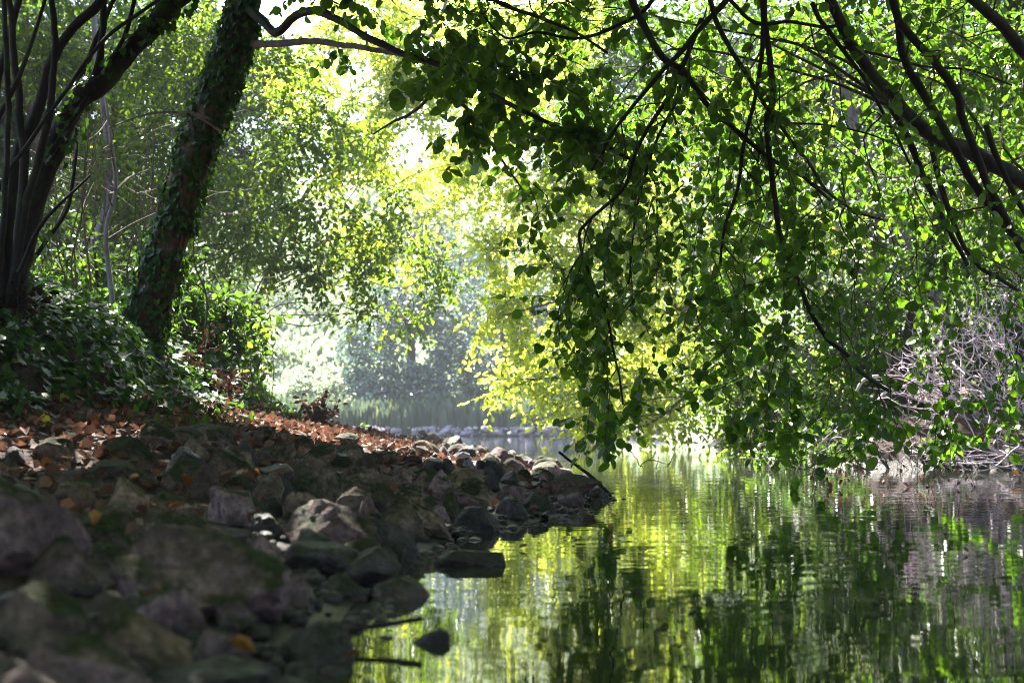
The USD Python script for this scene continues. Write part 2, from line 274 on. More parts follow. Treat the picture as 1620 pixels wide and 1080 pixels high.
HERO = [  # centre x, top, base, width in the photograph; look; taper; lean; label
 (548, 684, 706, 38, "m", .1, 0, "rounded mossy boulder at the far crest of the bank"), (536, 697, 724, 52, "m", .3, .4, "green slanting mossy rock just below the rounded crest boulder"),
 (617, 695, 710, 16, "g", .2, 0, "small mauve stone standing alone on the bank's far edge"), (669, 698, 708, 14, "g", .2, 0, "little rounded stone against the far water, left of a tan one"),
 (720, 699, 716, 20, "b", .1, 0, "round tan stone at the far end of the bank"), (703, 700, 715, 20, "g", .1, 0, "mauve stone touching the left side of the round tan one"),
 (666, 705, 721, 36, "g", .0, 0, "flat mauve slab on the far bank behind the mossy stones"), (641, 705, 719, 22, "g", .2, 0, "low grey stone left of the flat mauve slab"),
 (727, 714, 730, 36, "p", .1, .2, "pale sunlit slab near the far end of the bank"), (775, 716, 738, 34, "g", .2, 0, "grey rounded stone on the skyline over the water's edge"),
 (781, 723, 757, 38, "d", .6, -.1, "dark pyramid rock in front of the grey skyline stone"), (822, 719, 749, 28, "b", .7, -.15, "sharply pointed brown rock at the end of the row"),
 (829, 741, 759, 21, "m", .2, 0, "small mossy rock right below the pointed brown rock"), (807, 743, 766, 30, "d", .3, 0, "dark blunt rock left of the small mossy one"),
 (778, 742, 776, 28, "d", .4, .1, "narrow upright dark rock below the pyramid rock"), (893, 749, 788, 108, "b", .15, .25, "long flat brown boulder jutting farthest into the water"),
 (943, 770, 788, 34, "d", .1, 0, "short black rock at the outer tip, under the leaning stick"), (906, 766, 788, 40, "d", .2, 0, "low dark rock in front of the long flat boulder"),
 (809, 764, 794, 46, "g", .2, .1, "mauve rock left of the long flat boulder"), (809, 785, 819, 48, "d", .2, 0, "black hunched rock at the waterline below the mauve one"),
 (853, 779, 808, 50, "d", .3, -.3, "dark sloping slab running into the water"), (749, 755, 797, 58, "m", .25, -.1, "large domed mossy rock in the middle of the riprap"),
 (752, 779, 806, 58, "g", .3, -.3, "smooth bluish grey rock under the domed mossy one"), (753, 800, 840, 70, "d", .45, -.1, "bluish black humped rock at the waterline"),
 (709, 725, 754, 30, "d", .6, -.1, "dark triangular rock behind the domed mossy one"), (726, 746, 768, 32, "b", .2, 0, "brown rounded rock beneath the dark triangular one"),
 (738, 723, 742, 28, "p", .2, 0, "pale rough stone right of the dark triangular rock"), (695, 742, 792, 44, "g", .6, .25, "tall mauve rock with a sharp peak leaning right"),
 (712, 770, 823, 42, "m", .35, -.1, "mossy upright rock in front of the sharp peaked one"), (688, 783, 823, 50, "g", .2, -.2, "smooth rounded grey rock left of the mossy upright one"),
 (668, 783, 846, 74, "b", .45, -.35, "brown cracked boulder with a tan edge sloping to the water"), (669, 744, 772, 32, "b", .2, .1, "brown block left of the sharp peaked rock"),
 (648, 764, 795, 58, "g", .3, .1, "grey humped rock above the brown cracked boulder"), (634, 739, 762, 34, "b", .4, .1, "small brown wedge rock beside dry leaves"),
 (635, 756, 775, 30, "g", .2, 0, "small grey rock under the brown wedge"), (588, 714, 748, 27, "m", .25, .05, "upright grey mossy stone like a thumb"),
 (569, 730, 750, 36, "m", .2, 0, "low mossy rock left of the thumb-like stone"), (543, 721, 739, 38, "m", .2, 0, "flat mossy rock below the slanting green one"),
 (571, 713, 729, 24, "m", .3, 0, "small dark mossy stone behind the low mossy rock"), (579, 744, 812, 88, "m", .2, -.15, "big dark boulder behind the sunlit mauve one"),
 (570, 769, 814, 66, "g", .3, -.1, "pinkish rock with a pale ridge in front of the big dark boulder"), (498, 717, 800, 78, "m", .4, .02, "tall humped mossy boulder with a dark hollow near its top"),
 (519, 788, 878, 152, "g", .4, .0, "large smooth mauve boulder near the water, sunlit on its left shoulder"), (536, 838, 864, 42, "p", .2, .2, "bright lilac wedge stone leaning on the large mauve boulder"),
 (511, 840, 912, 146, "d", .35, -.25, "long low dark boulder at the water below the lilac wedge"), (620, 811, 884, 86, "d", .55, -.35, "black wedge boulder sloping to the water"),
 (575, 792, 816, 18, "g", .6, 0, "small pointed stone on top of the riprap beside the black wedge"), (612, 862, 897, 44, "g", .3, -.3, "wet lilac stone lying in the shallows"),
 (483, 776, 822, 60, "b", .3, -.1, "rounded brown rock left of the large mauve boulder"), (424, 784, 817, 40, "d", .2, 0, "dark round rock in a gap with a dry leaf on it"),
 (430, 811, 852, 62, "d", .2, -.15, "bluish black oblong rock below the dark round one"), (423, 746, 788, 47, "m", .2, 0, "dark mossy rounded rock right of the mauve block"),
 (369, 767, 832, 80, "g", .12, 0, "smooth mauve block with a dark dimple in its face"), (377, 749, 778, 54, "m", .1, 0, "mossy rock behind the mauve block"),
 (302, 722, 788, 88, "m", .25, -.1, "wide mossy boulder among rusty dry leaves"), (369, 704, 752, 66, "b", .25, -.1, "dark brown boulder with pale streaks"),
 (311, 691, 734, 48, "b", .3, -.35, "tilted brown rock leaning left below the long mossy boulder"), (322, 668, 712, 96, "m", .1, -.2, "long dark mossy boulder at the foot of the ivy"),
 (244, 665, 709, 78, "m", .3, -.2, "greenest mossy boulder, sloping to the right, in the litter"), (389, 696, 742, 37, "d", .2, 0, "dark block right of the streaked brown boulder"),
 (437, 697, 740, 60, "m", .1, .1, "mossy flat-topped block on the upper bank"), (416, 674, 699, 40, "g", .2, -.1, "grey rock on the upper bank under the last ivy"),
 (432, 733, 756, 66, "d", .2, 0, "low dark rock between the flat-topped block and the humped boulder"), (478, 687, 705, 32, "m", .2, 0, "small mossy rock below the pile of withered leaves"),
 (442, 683, 699, 22, "g", .2, 0, "small grey rock right of the upper grey one"), (369, 674, 689, 24, "g", .2, 0, "little grey stone peeping out under the ivy leaves"),
 (92, 689, 735, 64, "m", .15, 0, "round black-green mossy rock alone in the leaf litter"), (196, 689, 731, 78, "m", .2, .1, "mossy grey-topped rock right of the lone round one"),
 (180, 726, 765, 94, "m", .1, 0, "low dark slab with moss, below the grey-topped rock"), (147, 746, 790, 60, "m", .2, -.1, "small bright-moss rock beside the big pale boulder"),
 (202, 756, 808, 62, "b", .2, 0, "brown rock with a mossy base beside a dry leaf"), (6, 724, 756, 40, "m", .2, 0, "mossy rock cut off by the photograph's left border"),
 (280, 777, 812, 72, "b", .3, -.1, "brown dome beside the orange leaf"), (288, 804, 856, 114, "g", .2, -.1, "grey-green humped boulder behind the biggest boulder"),
 (42, 764, 915, 166, "g", .15, -.1, "huge pale grey boulder at the left with mossy flanks"), (176, 793, 868, 116, "m", .2, -.1, "thickly moss-covered boulder with an orange leaf on it"),
 (172, 858, 894, 86, "m", .1, 0, "low cushion of mossy rock beside the ring-shaped leaf"), (336, 830, 990, 258, "g", .5, -.3, "biggest boulder of the foreground, grey with a sharp ridge"),
 (411, 844, 924, 84, "g", .25, .05, "upright lilac boulder behind the biggest boulder's right shoulder"), (208, 901, 938, 98, "g", .05, 0, "flat bluish slab left of the biggest boulder"),
 (266, 924, 1004, 122, "g", .2, 0, "round grey-green boulder under the biggest boulder's overhang"), (226, 954, 1064, 142, "b", .35, -.2, "tan lit boulder in the bottom-left foreground"),
 (60, 920, 1040, 150, "m", .25, .1, "mossy boulder at the lower left border"), (373, 947, 1000, 68, "g", .2, 0, "small lilac rock at the foot of the biggest boulder"),
 (140, 1000, 1110, 176, "g", .35, -.2, "purple-grey boulder in the bottom-left corner"), (30, 1050, 1130, 150, "g", .2, 0, "lowest grey rock at the very corner of the bank"),
 (330, 1040, 1120, 250, "d", .3, 0, "black wet rock along the bottom of the foreground"), (496, 982, 1052, 124, "d", .3, .2, "dark wet rock at the waterline holding a thin stick"),
 (348, 996, 1058, 84, "g", .2, 0, "blurred grey rock above the black wet one"), (474, 906, 962, 52, "g", .3, 0, "small wet stone beside the yellow floating leaf"),
]
def place_rock(c, w, dep, h, mat, taper, lean, label, group=None, sub=3, name="rock"):
    v, f = rock_mesh(rr, w, dep, h, taper, lean, sub)
    return obj(name, (v + c, f), ROCKS[mat], smooth=50, label=label, category="rock", group=group)
occupied = []
for cx, yt, yb, w, mat, tp, ln, lab in HERO:
    g = G(cx, yb); D = g[1]; wm = w / FPX * D * 1.12; dep = wm * rr.uniform(0.75, 1.0)
    top = P(cx, yt, D + dep * 0.35); base = min(g[2], height(g[0], g[1] + dep * 0.4)) - 0.25 * (top[2] - g[2]) - 0.03
    base = min(base, top[2] - 0.5 * wm * 0.6)
    c = np.array([g[0] * (D + dep * 0.4) / D, D + dep * 0.4, (top[2] + base) / 2])
    place_rock(c, wm, dep, top[2] - base, mat, tp, ln, lab, "riprap rocks on the near bank", 4 if w > 55 else 3)
    occupied.append((c[0], c[1], wm / 2))
# smaller stones wedged between them
occ = np.array(occupied); k = 0
import re
SHORT = [" ".join(re.split(r" (?:just|in|at|on|under|below|beside|behind|near|with|by|of the|off|out|along|above|from|leaning|touching|left|right|lying|running|sloping|standing|jutting|holding|among|cut|between|beneath|that|like|against|peeping|beyond)\b|,", h[-1])[0].split()[:6]) for h in HERO]
said = set()
def stone_label(x, y, look):
    for i in np.argsort(np.hypot(occ[:len(HERO), 0] - x, occ[:len(HERO), 1] - y))[:14]:
        dx, dy = x - occ[i, 0], y - occ[i, 1]; side = ("right of" if dx > 0 else "left of") if abs(dx) > abs(dy) else ("behind" if dy > 0 else "in front of")
        l = f"small {look} stone {side} the {SHORT[i]}"
        if l not in said and SHORT.count(SHORT[i]) == 1: said.add(l); return l
    return "small stone wedged between the boulders of the near bank"
for _ in range(9000):
    if k >= 130: break
    y = 2.4 + 17 * rr.random() ** 1.3; d0 = rr.uniform(-0.12, 2.0 if y < 9 else 1.3)
    i = np.searchsorted([p[1] for p in LEFT], y); a, b = LEFT[i - 1], LEFT[i]; xs = a[0] + (b[0] - a[0]) * (y - a[1]) / (b[1] - a[1])
    x = xs - d0; r = rr.uniform(0.03, 0.105) * (1 if y < 10 else 1.35)
    if abs(x / y) > 0.40 or (np.hypot(occ[:, 0] - x, occ[:, 1] - y) < 0.6 * occ[:, 2] + 0.45 * r).any(): continue
    z = max(height(x, y), -0.04); h = r * rr.uniform(1.1, 1.7)
    mk = rr.choice(list("gmdb"))
    place_rock(np.array([x, y, z + 0.15 * h]), 2 * r, 2 * r * rr.uniform(.7, 1), h * 1.3, mk, rr.uniform(0, .4), rr.uniform(-.2, .2),
               stone_label(x, y, dict(g="grey", m="mossy", d="dark", b="brown")[mk]), "small stones between the riprap rocks", 2, "stone")
    occ = np.vstack([occ, (x, y, r)]); k += 1
gv = []
for _ in range(900):
    y = 2.3 + 8 * rr.random() ** 1.4; i = np.searchsorted([p[1] for p in LEFT], y); a, b = LEFT[i - 1], LEFT[i]; x = a[0] + (b[0] - a[0]) * (y - a[1]) / (b[1] - a[1]) - rr.normal(.12, .22); r = rr.uniform(.007, .028)
    z = float(height(x, y))
    if z < -.05: continue
    v, f = rock_mesh(rr, 2 * r, 1.8 * r, 1.3 * r, .1, 0, 1, 5); gv.append((v + [x, y, max(z, -.012) + .3 * r], f))
obj("shore_gravel", join(gv), ROCKS["d"], smooth=50, label="dark wet pebbles filling the gaps along the near waterline", category="gravel", kind="stuff")
SPOTS = [(495, 822, 885, .19), (536, 846, 885, .10), (30, 700, 700, .35), (690, 790, 815, .16), (330, 640, 640, .3), (180, 690, 690, .25), (655, 800, 830, .15), (730, 720, 728, .5), (560, 780, 820, .12)]
c = P(743, 890, 4.6); place_rock(np.array([c[0], c[1], 0.0]), 0.25, 0.16, 0.095, "d", .15, .05, "flat black rock lying by itself in the water off the bank", sub=3)
c = P(683, 1002, 2.95); place_rock(np.array([c[0], c[1], 0.0]), 0.085, 0.07, 0.06, "d", .35, .3, "small black rock standing in the foreground water at the stick's end", sub=3)
def stick(name, pts, r0, r1, mat, label, category="stick", parent=None, sides=6):
    p, rad = smooth_line(pts, 6, np.linspace(r0, r1, len(pts)))
    p = p + (meshkit.fbm(p * 14, 2, 4)[:, None] - 0.5) * r0 * 1.2
    return obj(name, tube(p, rad, sides, 0.2), M[mat], parent, smooth=60, label=label, category=category)
stick("fallen_stick", [P(885, 714, 9.0), P(915, 738, 8.95), P(936, 753, 8.9), P(950, 768, 8.85), P(963, 781, 8.8)], .009, .014, "bark_dark", "thin dark stick leaning on the outermost rock over the water")
stick("half_sunk_stick", [P(520, 1003, 2.9), P(580, 992, 2.93), P(640, 983, 2.95), P(668, 978, 2.95)], .006, .007, "bark_dark", "thin blurred stick from the foreground rock to the small black one")

# ------------------------------------------------------------------ trees
GAPS = []   # (point on the ground, radius): openings in the crowns through which the sun reaches it
def crown(blobs, leaf, per, lai, seed, twig_len, out=0.5, droop=0.4, gap=0.42, freq=1.5, flat=0.8, tpl=OVAL):
    rng = np.random.default_rng(seed); pts, cen = [], []
    for c, r in blobs:
        n = int(lai * np.pi * r[0] * r[2] / (0.55 * leaf ** 2 * per)) + 3
        d = unit(rng.normal(size=(n * 3, 3))); p = c + d * (rng.random((n * 3, 1)) ** (1 / 2.6)) * r
        m = meshkit.fbm(p * freq + seed, 2, seed % 97) > gap + rng.normal(0, 0.03, len(p)); p = p[m][:n]
        pts.append(p); cen.append(np.broadcast_to(c, p.shape))
    p, cen = np.vstack(pts), np.vstack(cen); n = len(p)
    ax = unit(unit(p - cen) * out + rng.normal(0, 0.45, (n, 3)) + np.array([0, 0, -droop]))
    L = twig_len * rng.uniform(0.6, 1.3, n)
    tw = many_tubes(p - ax * L[:, None] * 0.8 + [0, 0, .03], p, p + ax * L[:, None] + np.array([0, 0, -0.12]) * L[:, None], 0.0045 * leaf / 0.09, 0.0015, 3)
    t = (np.arange(per) + rng.random((n, per))) / per
    side = unit(np.cross(ax, np.array([0, 0, 1.0])) + 1e-6)
    sg = np.where(np.arange(per) % 2 == 0, 1, -1)[None, :, None] * side[:, None]
    pos = p[:, None] + ax[:, None] * (L[:, None] * (t * 1.6 - 0.6))[..., None] + np.array([0, 0, -0.1]) * (t ** 2 * L[:, None])[..., None]
    tip = unit(ax[:, None] * 0.5 + sg * 0.8 + rng.normal(0, 0.4, (n, per, 3)) + np.array([0, 0, -0.35]))
    nr = unit(np.array([0, 0, flat]) + rng.normal(0, 0.5, (n, per, 3)) + np.zeros((n, per, 3)))
    size = leaf * rng.uniform(0.65, 1.25, (n, per))
    pos = pos + sg * leaf * 0.25
    pos, tip, nr, size = pos.reshape(-1, 3), tip.reshape(-1, 3), nr.reshape(-1, 3), size.ravel()
    for g, rad in GAPS:
        q = pos - g; m = np.linalg.norm(q - (q @ SUN)[:, None] * SUN, axis=1) > rad; pos, tip, nr, size = pos[m], tip[m], nr[m], size[m]
    return set_leaves(tpl, pos, tip, nr, size, rng), tw
GAPS += [(P(x, y, G(x, yb)[1] + .15 * (y != yb)), r) for x, y, yb, r in SPOTS]
def wander(a, b, rng, n=5, amp=0.12, sag=0.0):
    t = np.linspace(0, 1, n)[:, None]; L = np.linalg.norm(b - a); p = a + (b - a) * t
    p[1:-1] += rng.normal(0, amp * L * 0.5, (n - 2, 3)); p[:, 2] += sag * L * np.sin(np.pi * t[:, 0]); return p
def tree(name, label, trunk, r0, r1, blobs, leafm, barkm, leaf=0.09, per=14, lai=3.0, seed=1, twig_len=0.4, limb_r=None, sub=6, group=None, category="tree", lines=(), **kw):
    rng = np.random.default_rng(seed); t = thing(name, label, category, group)
    tp, tr = smooth_line(trunk, 8, np.linspace(r0, r1, len(trunk)))
    tr = tr * (1 + 0.35 * np.exp(-np.arange(len(tr)) / 3.0))
    obj("trunk", tube(tp, tr, 12, 0.16, seed), M[barkm], t, smooth=60)
    tw_all = []
    for c, r in blobs:
        dz = np.abs(tp[:, 2] - (c[2] - 0.35 * np.linalg.norm((tp - c)[:, :2], axis=1))); i = int(np.argmin(dz + 0.15 * np.linalg.norm(tp - c, axis=1)))
        i = min(max(i, 2), len(tp) - 2); lr = limb_r or max(0.22 * tr[i], 0.012)
        w = wander(tp[i], c, rng, 5, 0.10, 0.06); p, rad = smooth_line(w, 5, np.linspace(lr, lr * 0.3, 5))
        obj("limb", tube(p, rad, 6, 0.12, seed), M[barkm], t, smooth=60)
        for _ in range(sub):
            e = c + unit(rng.normal(size=3)) * r * rng.uniform(0.5, 0.9); k = rng.integers(len(p) // 2, len(p))
            q, qr = smooth_line(wander(p[k], e, rng, 4, 0.12, 0.04), 4, np.linspace(lr * 0.3, 0.004, 4)); tw_all.append(tube(q, qr, 4))
    for pts, a, b in lines:
        p, rad = smooth_line(pts, 5, np.linspace(a, b, len(pts))); obj("limb", tube(p, rad, 6, 0.12), M[barkm], t, smooth=60)
    lv, tw = crown(blobs, leaf, per, lai, seed, twig_len, **kw)
    obj("twigs", join(tw_all + [tw]), M["twig"], t, kind="stuff")
    obj("crown", lv[:2], M[leafm], t, rnd=lv[2], kind="stuff")
    return t
def B(px, py, D, rx, ry, depth=None):
    c = P(px, py, D); s = D / FPX; return c, np.array([rx * s, depth or 0.9 * (rx + ry) / 2 * s, ry * s])
def on_ground(x, y): return np.array([x, y, float(height(x, y)) - 0.15])

# --- haze over the river
def box(lo, hi): return trimesh.creation.box(bounds=[lo, hi])
haze_mat = usdkit.material(stage, "/World/Looks/haze", {"v": ("principled_volume", {"color": (0.86, 0.93, 1.0), "density": 0.0005, "anisotropy": 0.4})}, volume="v.volume")
obj("haze", box((-280, -130, -2.5), (280, 330, 62)), haze_mat, label="thin bright haze hanging in the clearing over the river", kind="stuff")
# --- far side of the river
tree("far_tree", "rounded bluish green tree overhanging the far bank stones", [on_ground(-4.6, 60), P(650, 600, 60), P(650, 480, 60)], .3, .12,
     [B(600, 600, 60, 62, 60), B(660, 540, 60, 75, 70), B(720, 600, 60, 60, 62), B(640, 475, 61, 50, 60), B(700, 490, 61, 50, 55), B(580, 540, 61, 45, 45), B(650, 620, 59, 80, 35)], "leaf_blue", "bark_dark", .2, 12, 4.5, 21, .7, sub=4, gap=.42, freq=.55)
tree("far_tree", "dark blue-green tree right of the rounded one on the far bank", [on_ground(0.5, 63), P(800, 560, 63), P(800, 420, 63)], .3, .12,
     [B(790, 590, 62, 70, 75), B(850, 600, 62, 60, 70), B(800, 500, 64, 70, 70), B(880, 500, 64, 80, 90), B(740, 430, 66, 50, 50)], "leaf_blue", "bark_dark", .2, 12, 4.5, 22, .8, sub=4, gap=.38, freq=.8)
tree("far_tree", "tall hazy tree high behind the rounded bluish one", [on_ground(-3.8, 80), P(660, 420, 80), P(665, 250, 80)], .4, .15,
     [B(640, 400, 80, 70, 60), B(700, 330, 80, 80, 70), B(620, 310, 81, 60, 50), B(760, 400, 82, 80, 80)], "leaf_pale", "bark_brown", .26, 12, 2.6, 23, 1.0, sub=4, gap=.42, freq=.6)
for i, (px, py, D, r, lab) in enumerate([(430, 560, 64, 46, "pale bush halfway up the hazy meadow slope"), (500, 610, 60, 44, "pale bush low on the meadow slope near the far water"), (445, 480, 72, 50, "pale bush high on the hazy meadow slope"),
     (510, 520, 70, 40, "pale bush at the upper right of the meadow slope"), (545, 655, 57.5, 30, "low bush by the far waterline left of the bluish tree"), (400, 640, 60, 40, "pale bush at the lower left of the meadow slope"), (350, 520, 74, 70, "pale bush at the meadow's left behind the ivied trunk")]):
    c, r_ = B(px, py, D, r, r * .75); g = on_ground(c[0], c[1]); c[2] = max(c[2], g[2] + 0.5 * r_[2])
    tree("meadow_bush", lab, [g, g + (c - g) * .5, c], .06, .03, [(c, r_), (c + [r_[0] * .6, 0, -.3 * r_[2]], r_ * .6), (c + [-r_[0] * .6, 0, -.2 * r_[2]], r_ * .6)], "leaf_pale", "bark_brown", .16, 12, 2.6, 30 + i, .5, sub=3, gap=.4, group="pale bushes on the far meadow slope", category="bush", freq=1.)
rg = np.random.default_rng(5)
gp = np.stack([rg.uniform(-9.5, 3.5, 2600), 56.3 + rg.random(2600) * 2.0, np.zeros(2600)], -1); gp[:, 2] = height(gp[:, 0], gp[:, 1]) - 0.05
lv = set_leaves(OVAL, gp, np.array([0, 0, 1.0]) + rg.normal(0, .16, gp.shape), np.array([0, -1.0, 0.1]) + rg.normal(0, .5, gp.shape), rg.uniform(.5, 1.25, len(gp)), rg)
lv[0].reshape(-1, 6, 3)[:] = gp[:, None] + (lv[0].reshape(-1, 6, 3) - gp[:, None]) * np.array([.35, .35, 1])
obj("reeds", lv[:2], M["grass"], rnd=lv[2], label="strip of tall blue-green reeds along the far bank", category="reeds", kind="stuff")
gp = np.stack([rg.uniform(-26, -5, 9000), 57 + rg.random(9000) * 26, np.zeros(9000)], -1); gp[:, 2] = height(gp[:, 0], gp[:, 1]) - 0.05
lv = set_leaves(OVAL, gp, np.array([0, 0, 1.0]) + rg.normal(0, .35, gp.shape), np.array([0, -1.0, 0.3]) + rg.normal(0, .5, gp.shape), rg.uniform(.3, .8, len(gp)), rg)
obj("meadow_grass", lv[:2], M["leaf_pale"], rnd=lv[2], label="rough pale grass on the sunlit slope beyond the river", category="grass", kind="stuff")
st = []
for _ in range(420):
    x = rg.uniform(-9, 6); r = rg.uniform(.05, .17); v, f = rock_mesh(rg, 2 * r, 2 * r, 1.5 * r, .1, 0, 1, 5)
    y0 = 55.8 if x < 2 else 56 - (x - 2) * .5; st.append((v + [x, y0 + rg.uniform(-.1, .7), rg.uniform(.0, .35)], f))
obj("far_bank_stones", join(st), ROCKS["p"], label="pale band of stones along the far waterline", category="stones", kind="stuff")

# --- woodland of the left bank
tree("bank_tree", "leafy left-bank tree with its lowest sprays hanging before the hazy far slope", [on_ground(-4.6, 20), P(262, 400, 20), P(298, 250, 20), P(340, 140, 20), P(390, -20, 20)], .07, .03,
     [B(420, 230, 20, 95, 80), B(500, 330, 20, 85, 70), B(560, 430, 20, 70, 45), B(470, 430, 19.5, 60, 40), B(630, 470, 20, 60, 38), B(400, 380, 19, 55, 70), B(620, 350, 20, 60, 60), B(440, 110, 20, 90, 60), B(540, 200, 20, 80, 60), B(655, 505, 20, 22, 14), B(590, 495, 20, 25, 14), B(690, 420, 20.5, 45, 50)],
     "leaf_mid", "bark_brown", .10, 12, 3.3, 41, .42, gap=.45, freq=1.3, limb_r=.014, sub=4)
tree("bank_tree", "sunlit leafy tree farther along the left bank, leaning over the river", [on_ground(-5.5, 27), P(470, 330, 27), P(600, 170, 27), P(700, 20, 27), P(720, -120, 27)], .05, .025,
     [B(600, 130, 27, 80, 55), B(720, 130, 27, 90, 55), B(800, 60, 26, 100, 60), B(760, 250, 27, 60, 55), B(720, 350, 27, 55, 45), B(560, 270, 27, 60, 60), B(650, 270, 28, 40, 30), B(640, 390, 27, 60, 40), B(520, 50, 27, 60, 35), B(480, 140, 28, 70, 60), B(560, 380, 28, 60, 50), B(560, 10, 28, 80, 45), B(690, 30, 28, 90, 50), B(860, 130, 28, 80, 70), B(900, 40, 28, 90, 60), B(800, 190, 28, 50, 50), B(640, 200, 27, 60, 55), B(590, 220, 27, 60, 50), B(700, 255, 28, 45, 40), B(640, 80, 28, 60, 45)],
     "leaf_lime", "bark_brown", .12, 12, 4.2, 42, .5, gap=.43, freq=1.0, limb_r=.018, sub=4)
tree("bank_tree", "bright small-leaved tree seen between the two dark left trunks", [on_ground(-6.2, 19), P(170, 320, 19), P(165, 180, 19), P(150, 60, 19), P(150, -60, 19)], .06, .035,
     [B(250, 120, 19, 90, 80), B(200, 250, 19, 85, 70), B(300, 220, 19, 70, 80), B(140, 130, 20, 90, 90), B(60, 60, 20, 90, 90), B(240, 360, 19.5, 80, 60), B(110, 300, 20, 90, 80), B(330, 60, 19, 60, 60)],
     "leaf_mid", "bark_grey", .085, 12, 2.6, 43, .4, gap=.47, freq=1.4)
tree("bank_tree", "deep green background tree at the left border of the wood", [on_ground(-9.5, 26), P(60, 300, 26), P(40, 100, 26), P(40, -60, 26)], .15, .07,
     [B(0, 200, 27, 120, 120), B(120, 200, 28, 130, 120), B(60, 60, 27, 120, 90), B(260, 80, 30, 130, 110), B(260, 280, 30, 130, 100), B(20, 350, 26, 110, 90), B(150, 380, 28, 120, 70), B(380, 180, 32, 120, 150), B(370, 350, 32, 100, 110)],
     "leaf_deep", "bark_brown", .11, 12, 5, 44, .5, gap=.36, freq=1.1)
tree("bank_shrub", "dark green shrub at the foot of the ivied trunk, facing the light", [on_ground(-3.15, 14.2), P(350, 520, 14.2), P(365, 440, 14.2)], .03, .012,
     [B(340, 480, 14.2, 55, 55), B(380, 530, 14.4, 40, 55), B(330, 570, 14, 60, 45), B(390, 590, 14.6, 30, 40), B(300, 520, 13.8, 45, 60), B(290, 450, 13.8, 40, 50), B(250, 500, 12.6, 50, 50), B(400, 500, 15, 35, 50)], "leaf_deep", "bark_dark", .095, 10, 3.2, 45, .3, gap=.43, freq=2., category="shrub")
tree("bank_shrub", "shadowed undergrowth shrub between the two left trunks", [on_ground(-4.5, 14), P(150, 470, 14), P(150, 400, 14)], .03, .012,
     [B(130, 450, 14, 70, 50), B(200, 420, 14.5, 60, 50), B(80, 430, 13.5, 60, 50), B(200, 490, 13.8, 60, 40), B(140, 500, 13.5, 60, 40), B(240, 440, 15, 60, 60), B(110, 380, 15, 70, 60)], "leaf_deep", "bark_dark", .08, 10, 2.6, 46, .3, gap=.46, freq=2., category="shrub")
for nm, lab, base, blobs, lm, sd in [
    ("tall_tree", "tall shading tree high in the wood beyond the coppice", (-8.5, 22), [((-8, 22, 9), (3.2, 3, 2.2)), ((-10.5, 20, 8), (3, 3, 2.2)), ((-6.5, 24.5, 10.5), (2.8, 3, 2)), ((-9, 26, 12), (3.5, 3, 2.5)), ((-6.8, 18, 7.6), (2.4, 2.6, 1.5)), ((-9.5, 16.5, 7), (2.6, 2.6, 1.6))], "leaf_deep", 86),
    ("tall_tree", "tall shading tree deeper in the left wood", (-13, 29), [((-13, 28, 10), (4, 3.5, 4)), ((-10, 32, 12), (3.6, 3.5, 4)), ((-16, 24, 9), (4, 3.5, 4)), ((-12, 30, 5), (4.5, 3, 3.4)), ((-8.6, 34, 9), (2.8, 3, 3.5)), ((-15, 26, 4.5), (4, 3, 3))], "leaf_deep", 87),
    ("tall_tree", "tall dark tree rising over the right bank", (8.2, 20.5), [((7.6, 20.5, 8.2), (3, 3, 2)), ((5.4, 21, 9), (2.6, 2.8, 1.8)), ((8.5, 17, 8), (3, 3, 2.2)), ((6, 17.6, 7.6), (2.4, 2.6, 1.5)), ((9, 24, 10), (3.4, 3.2, 2.6)), ((4.4, 18, 7.8), (1.8, 2.2, 1.3))], "leaf_deep", 88),
    ("tall_tree", "tall dark tree at the right border behind the brushwood", (11, 19), [((10.5, 18.5, 4), (3, 2.6, 3.4)), ((11, 22, 8), (3.6, 3, 4)), ((9, 21.5, 4), (2.6, 2.6, 3.4)), ((12, 15, 7), (3, 3, 3))], "leaf_deep", 89)]:
    b0 = on_ground(*base); c0 = np.mean([c for c, r in blobs], 0); tree(nm, lab, [b0, b0 + [0.1, .1, 1.5], b0 * .6 + c0 * .4, c0], .2, .08, [(np.array(c, float), np.array(r, float)) for c, r in blobs], lm, "bark_brown", .13, 14, 3.2 if base[0] > 0 else 2.2, sd, .5, gap=.38 if base[0] > 0 else .44, freq=1., sub=4)
# saplings behind: bare thin stems
for i, (a, b, D, r) in enumerate([((185, 460), (166, 150), 13, .03), ((232, 440), (228, 200), 14, .012), ((248, 450), (245, 190), 15, .012), ((140, 470), (118, 120), 13, .014), ((268, 420), (300, 200), 15, .01), ((205, 470), (215, 260), 13.5, .012), ((110, 460), (135, 240), 12.5, .012)]):
    g = P(a[0], a[1], D); g[2] = float(height(g[0], g[1])) - .1; rng = np.random.default_rng(60 + i)
    t = thing("sapling", ["pale grey straight sapling between the two big left trunks", "thin bare stem just left of the ivied trunk", "second thin bare stem close to the ivied trunk's left side", "slender stem rising beside the coppice stool", "thin stem leaning right behind the ivied trunk", "short thin stem right of the pale sapling", "thin stem leaning right, left of the pale sapling"][i], "sapling", "thin saplings between the left trunks")
    p, rad = smooth_line(wander(g, P(b[0], b[1], D), rng, 6, .03), 5, np.linspace(r, r * .45, 6)); obj("stem", tube(p, rad, 6, .1), M["bark_grey" if i == 0 else "bark_brown"], t, smooth=60)
    for _ in range(5):
        k = rng.integers(8, len(p) - 1); e = p[k] + np.array([rng.normal(0, .4), rng.normal(0, .4), rng.uniform(.1, .5)]); q, qr = smooth_line(wander(p[k], e, rng, 4, .1), 4, np.linspace(r * .35, .003, 4)); obj("side_branch", tube(q, qr, 4), M["bark_brown"], t, smooth=60)

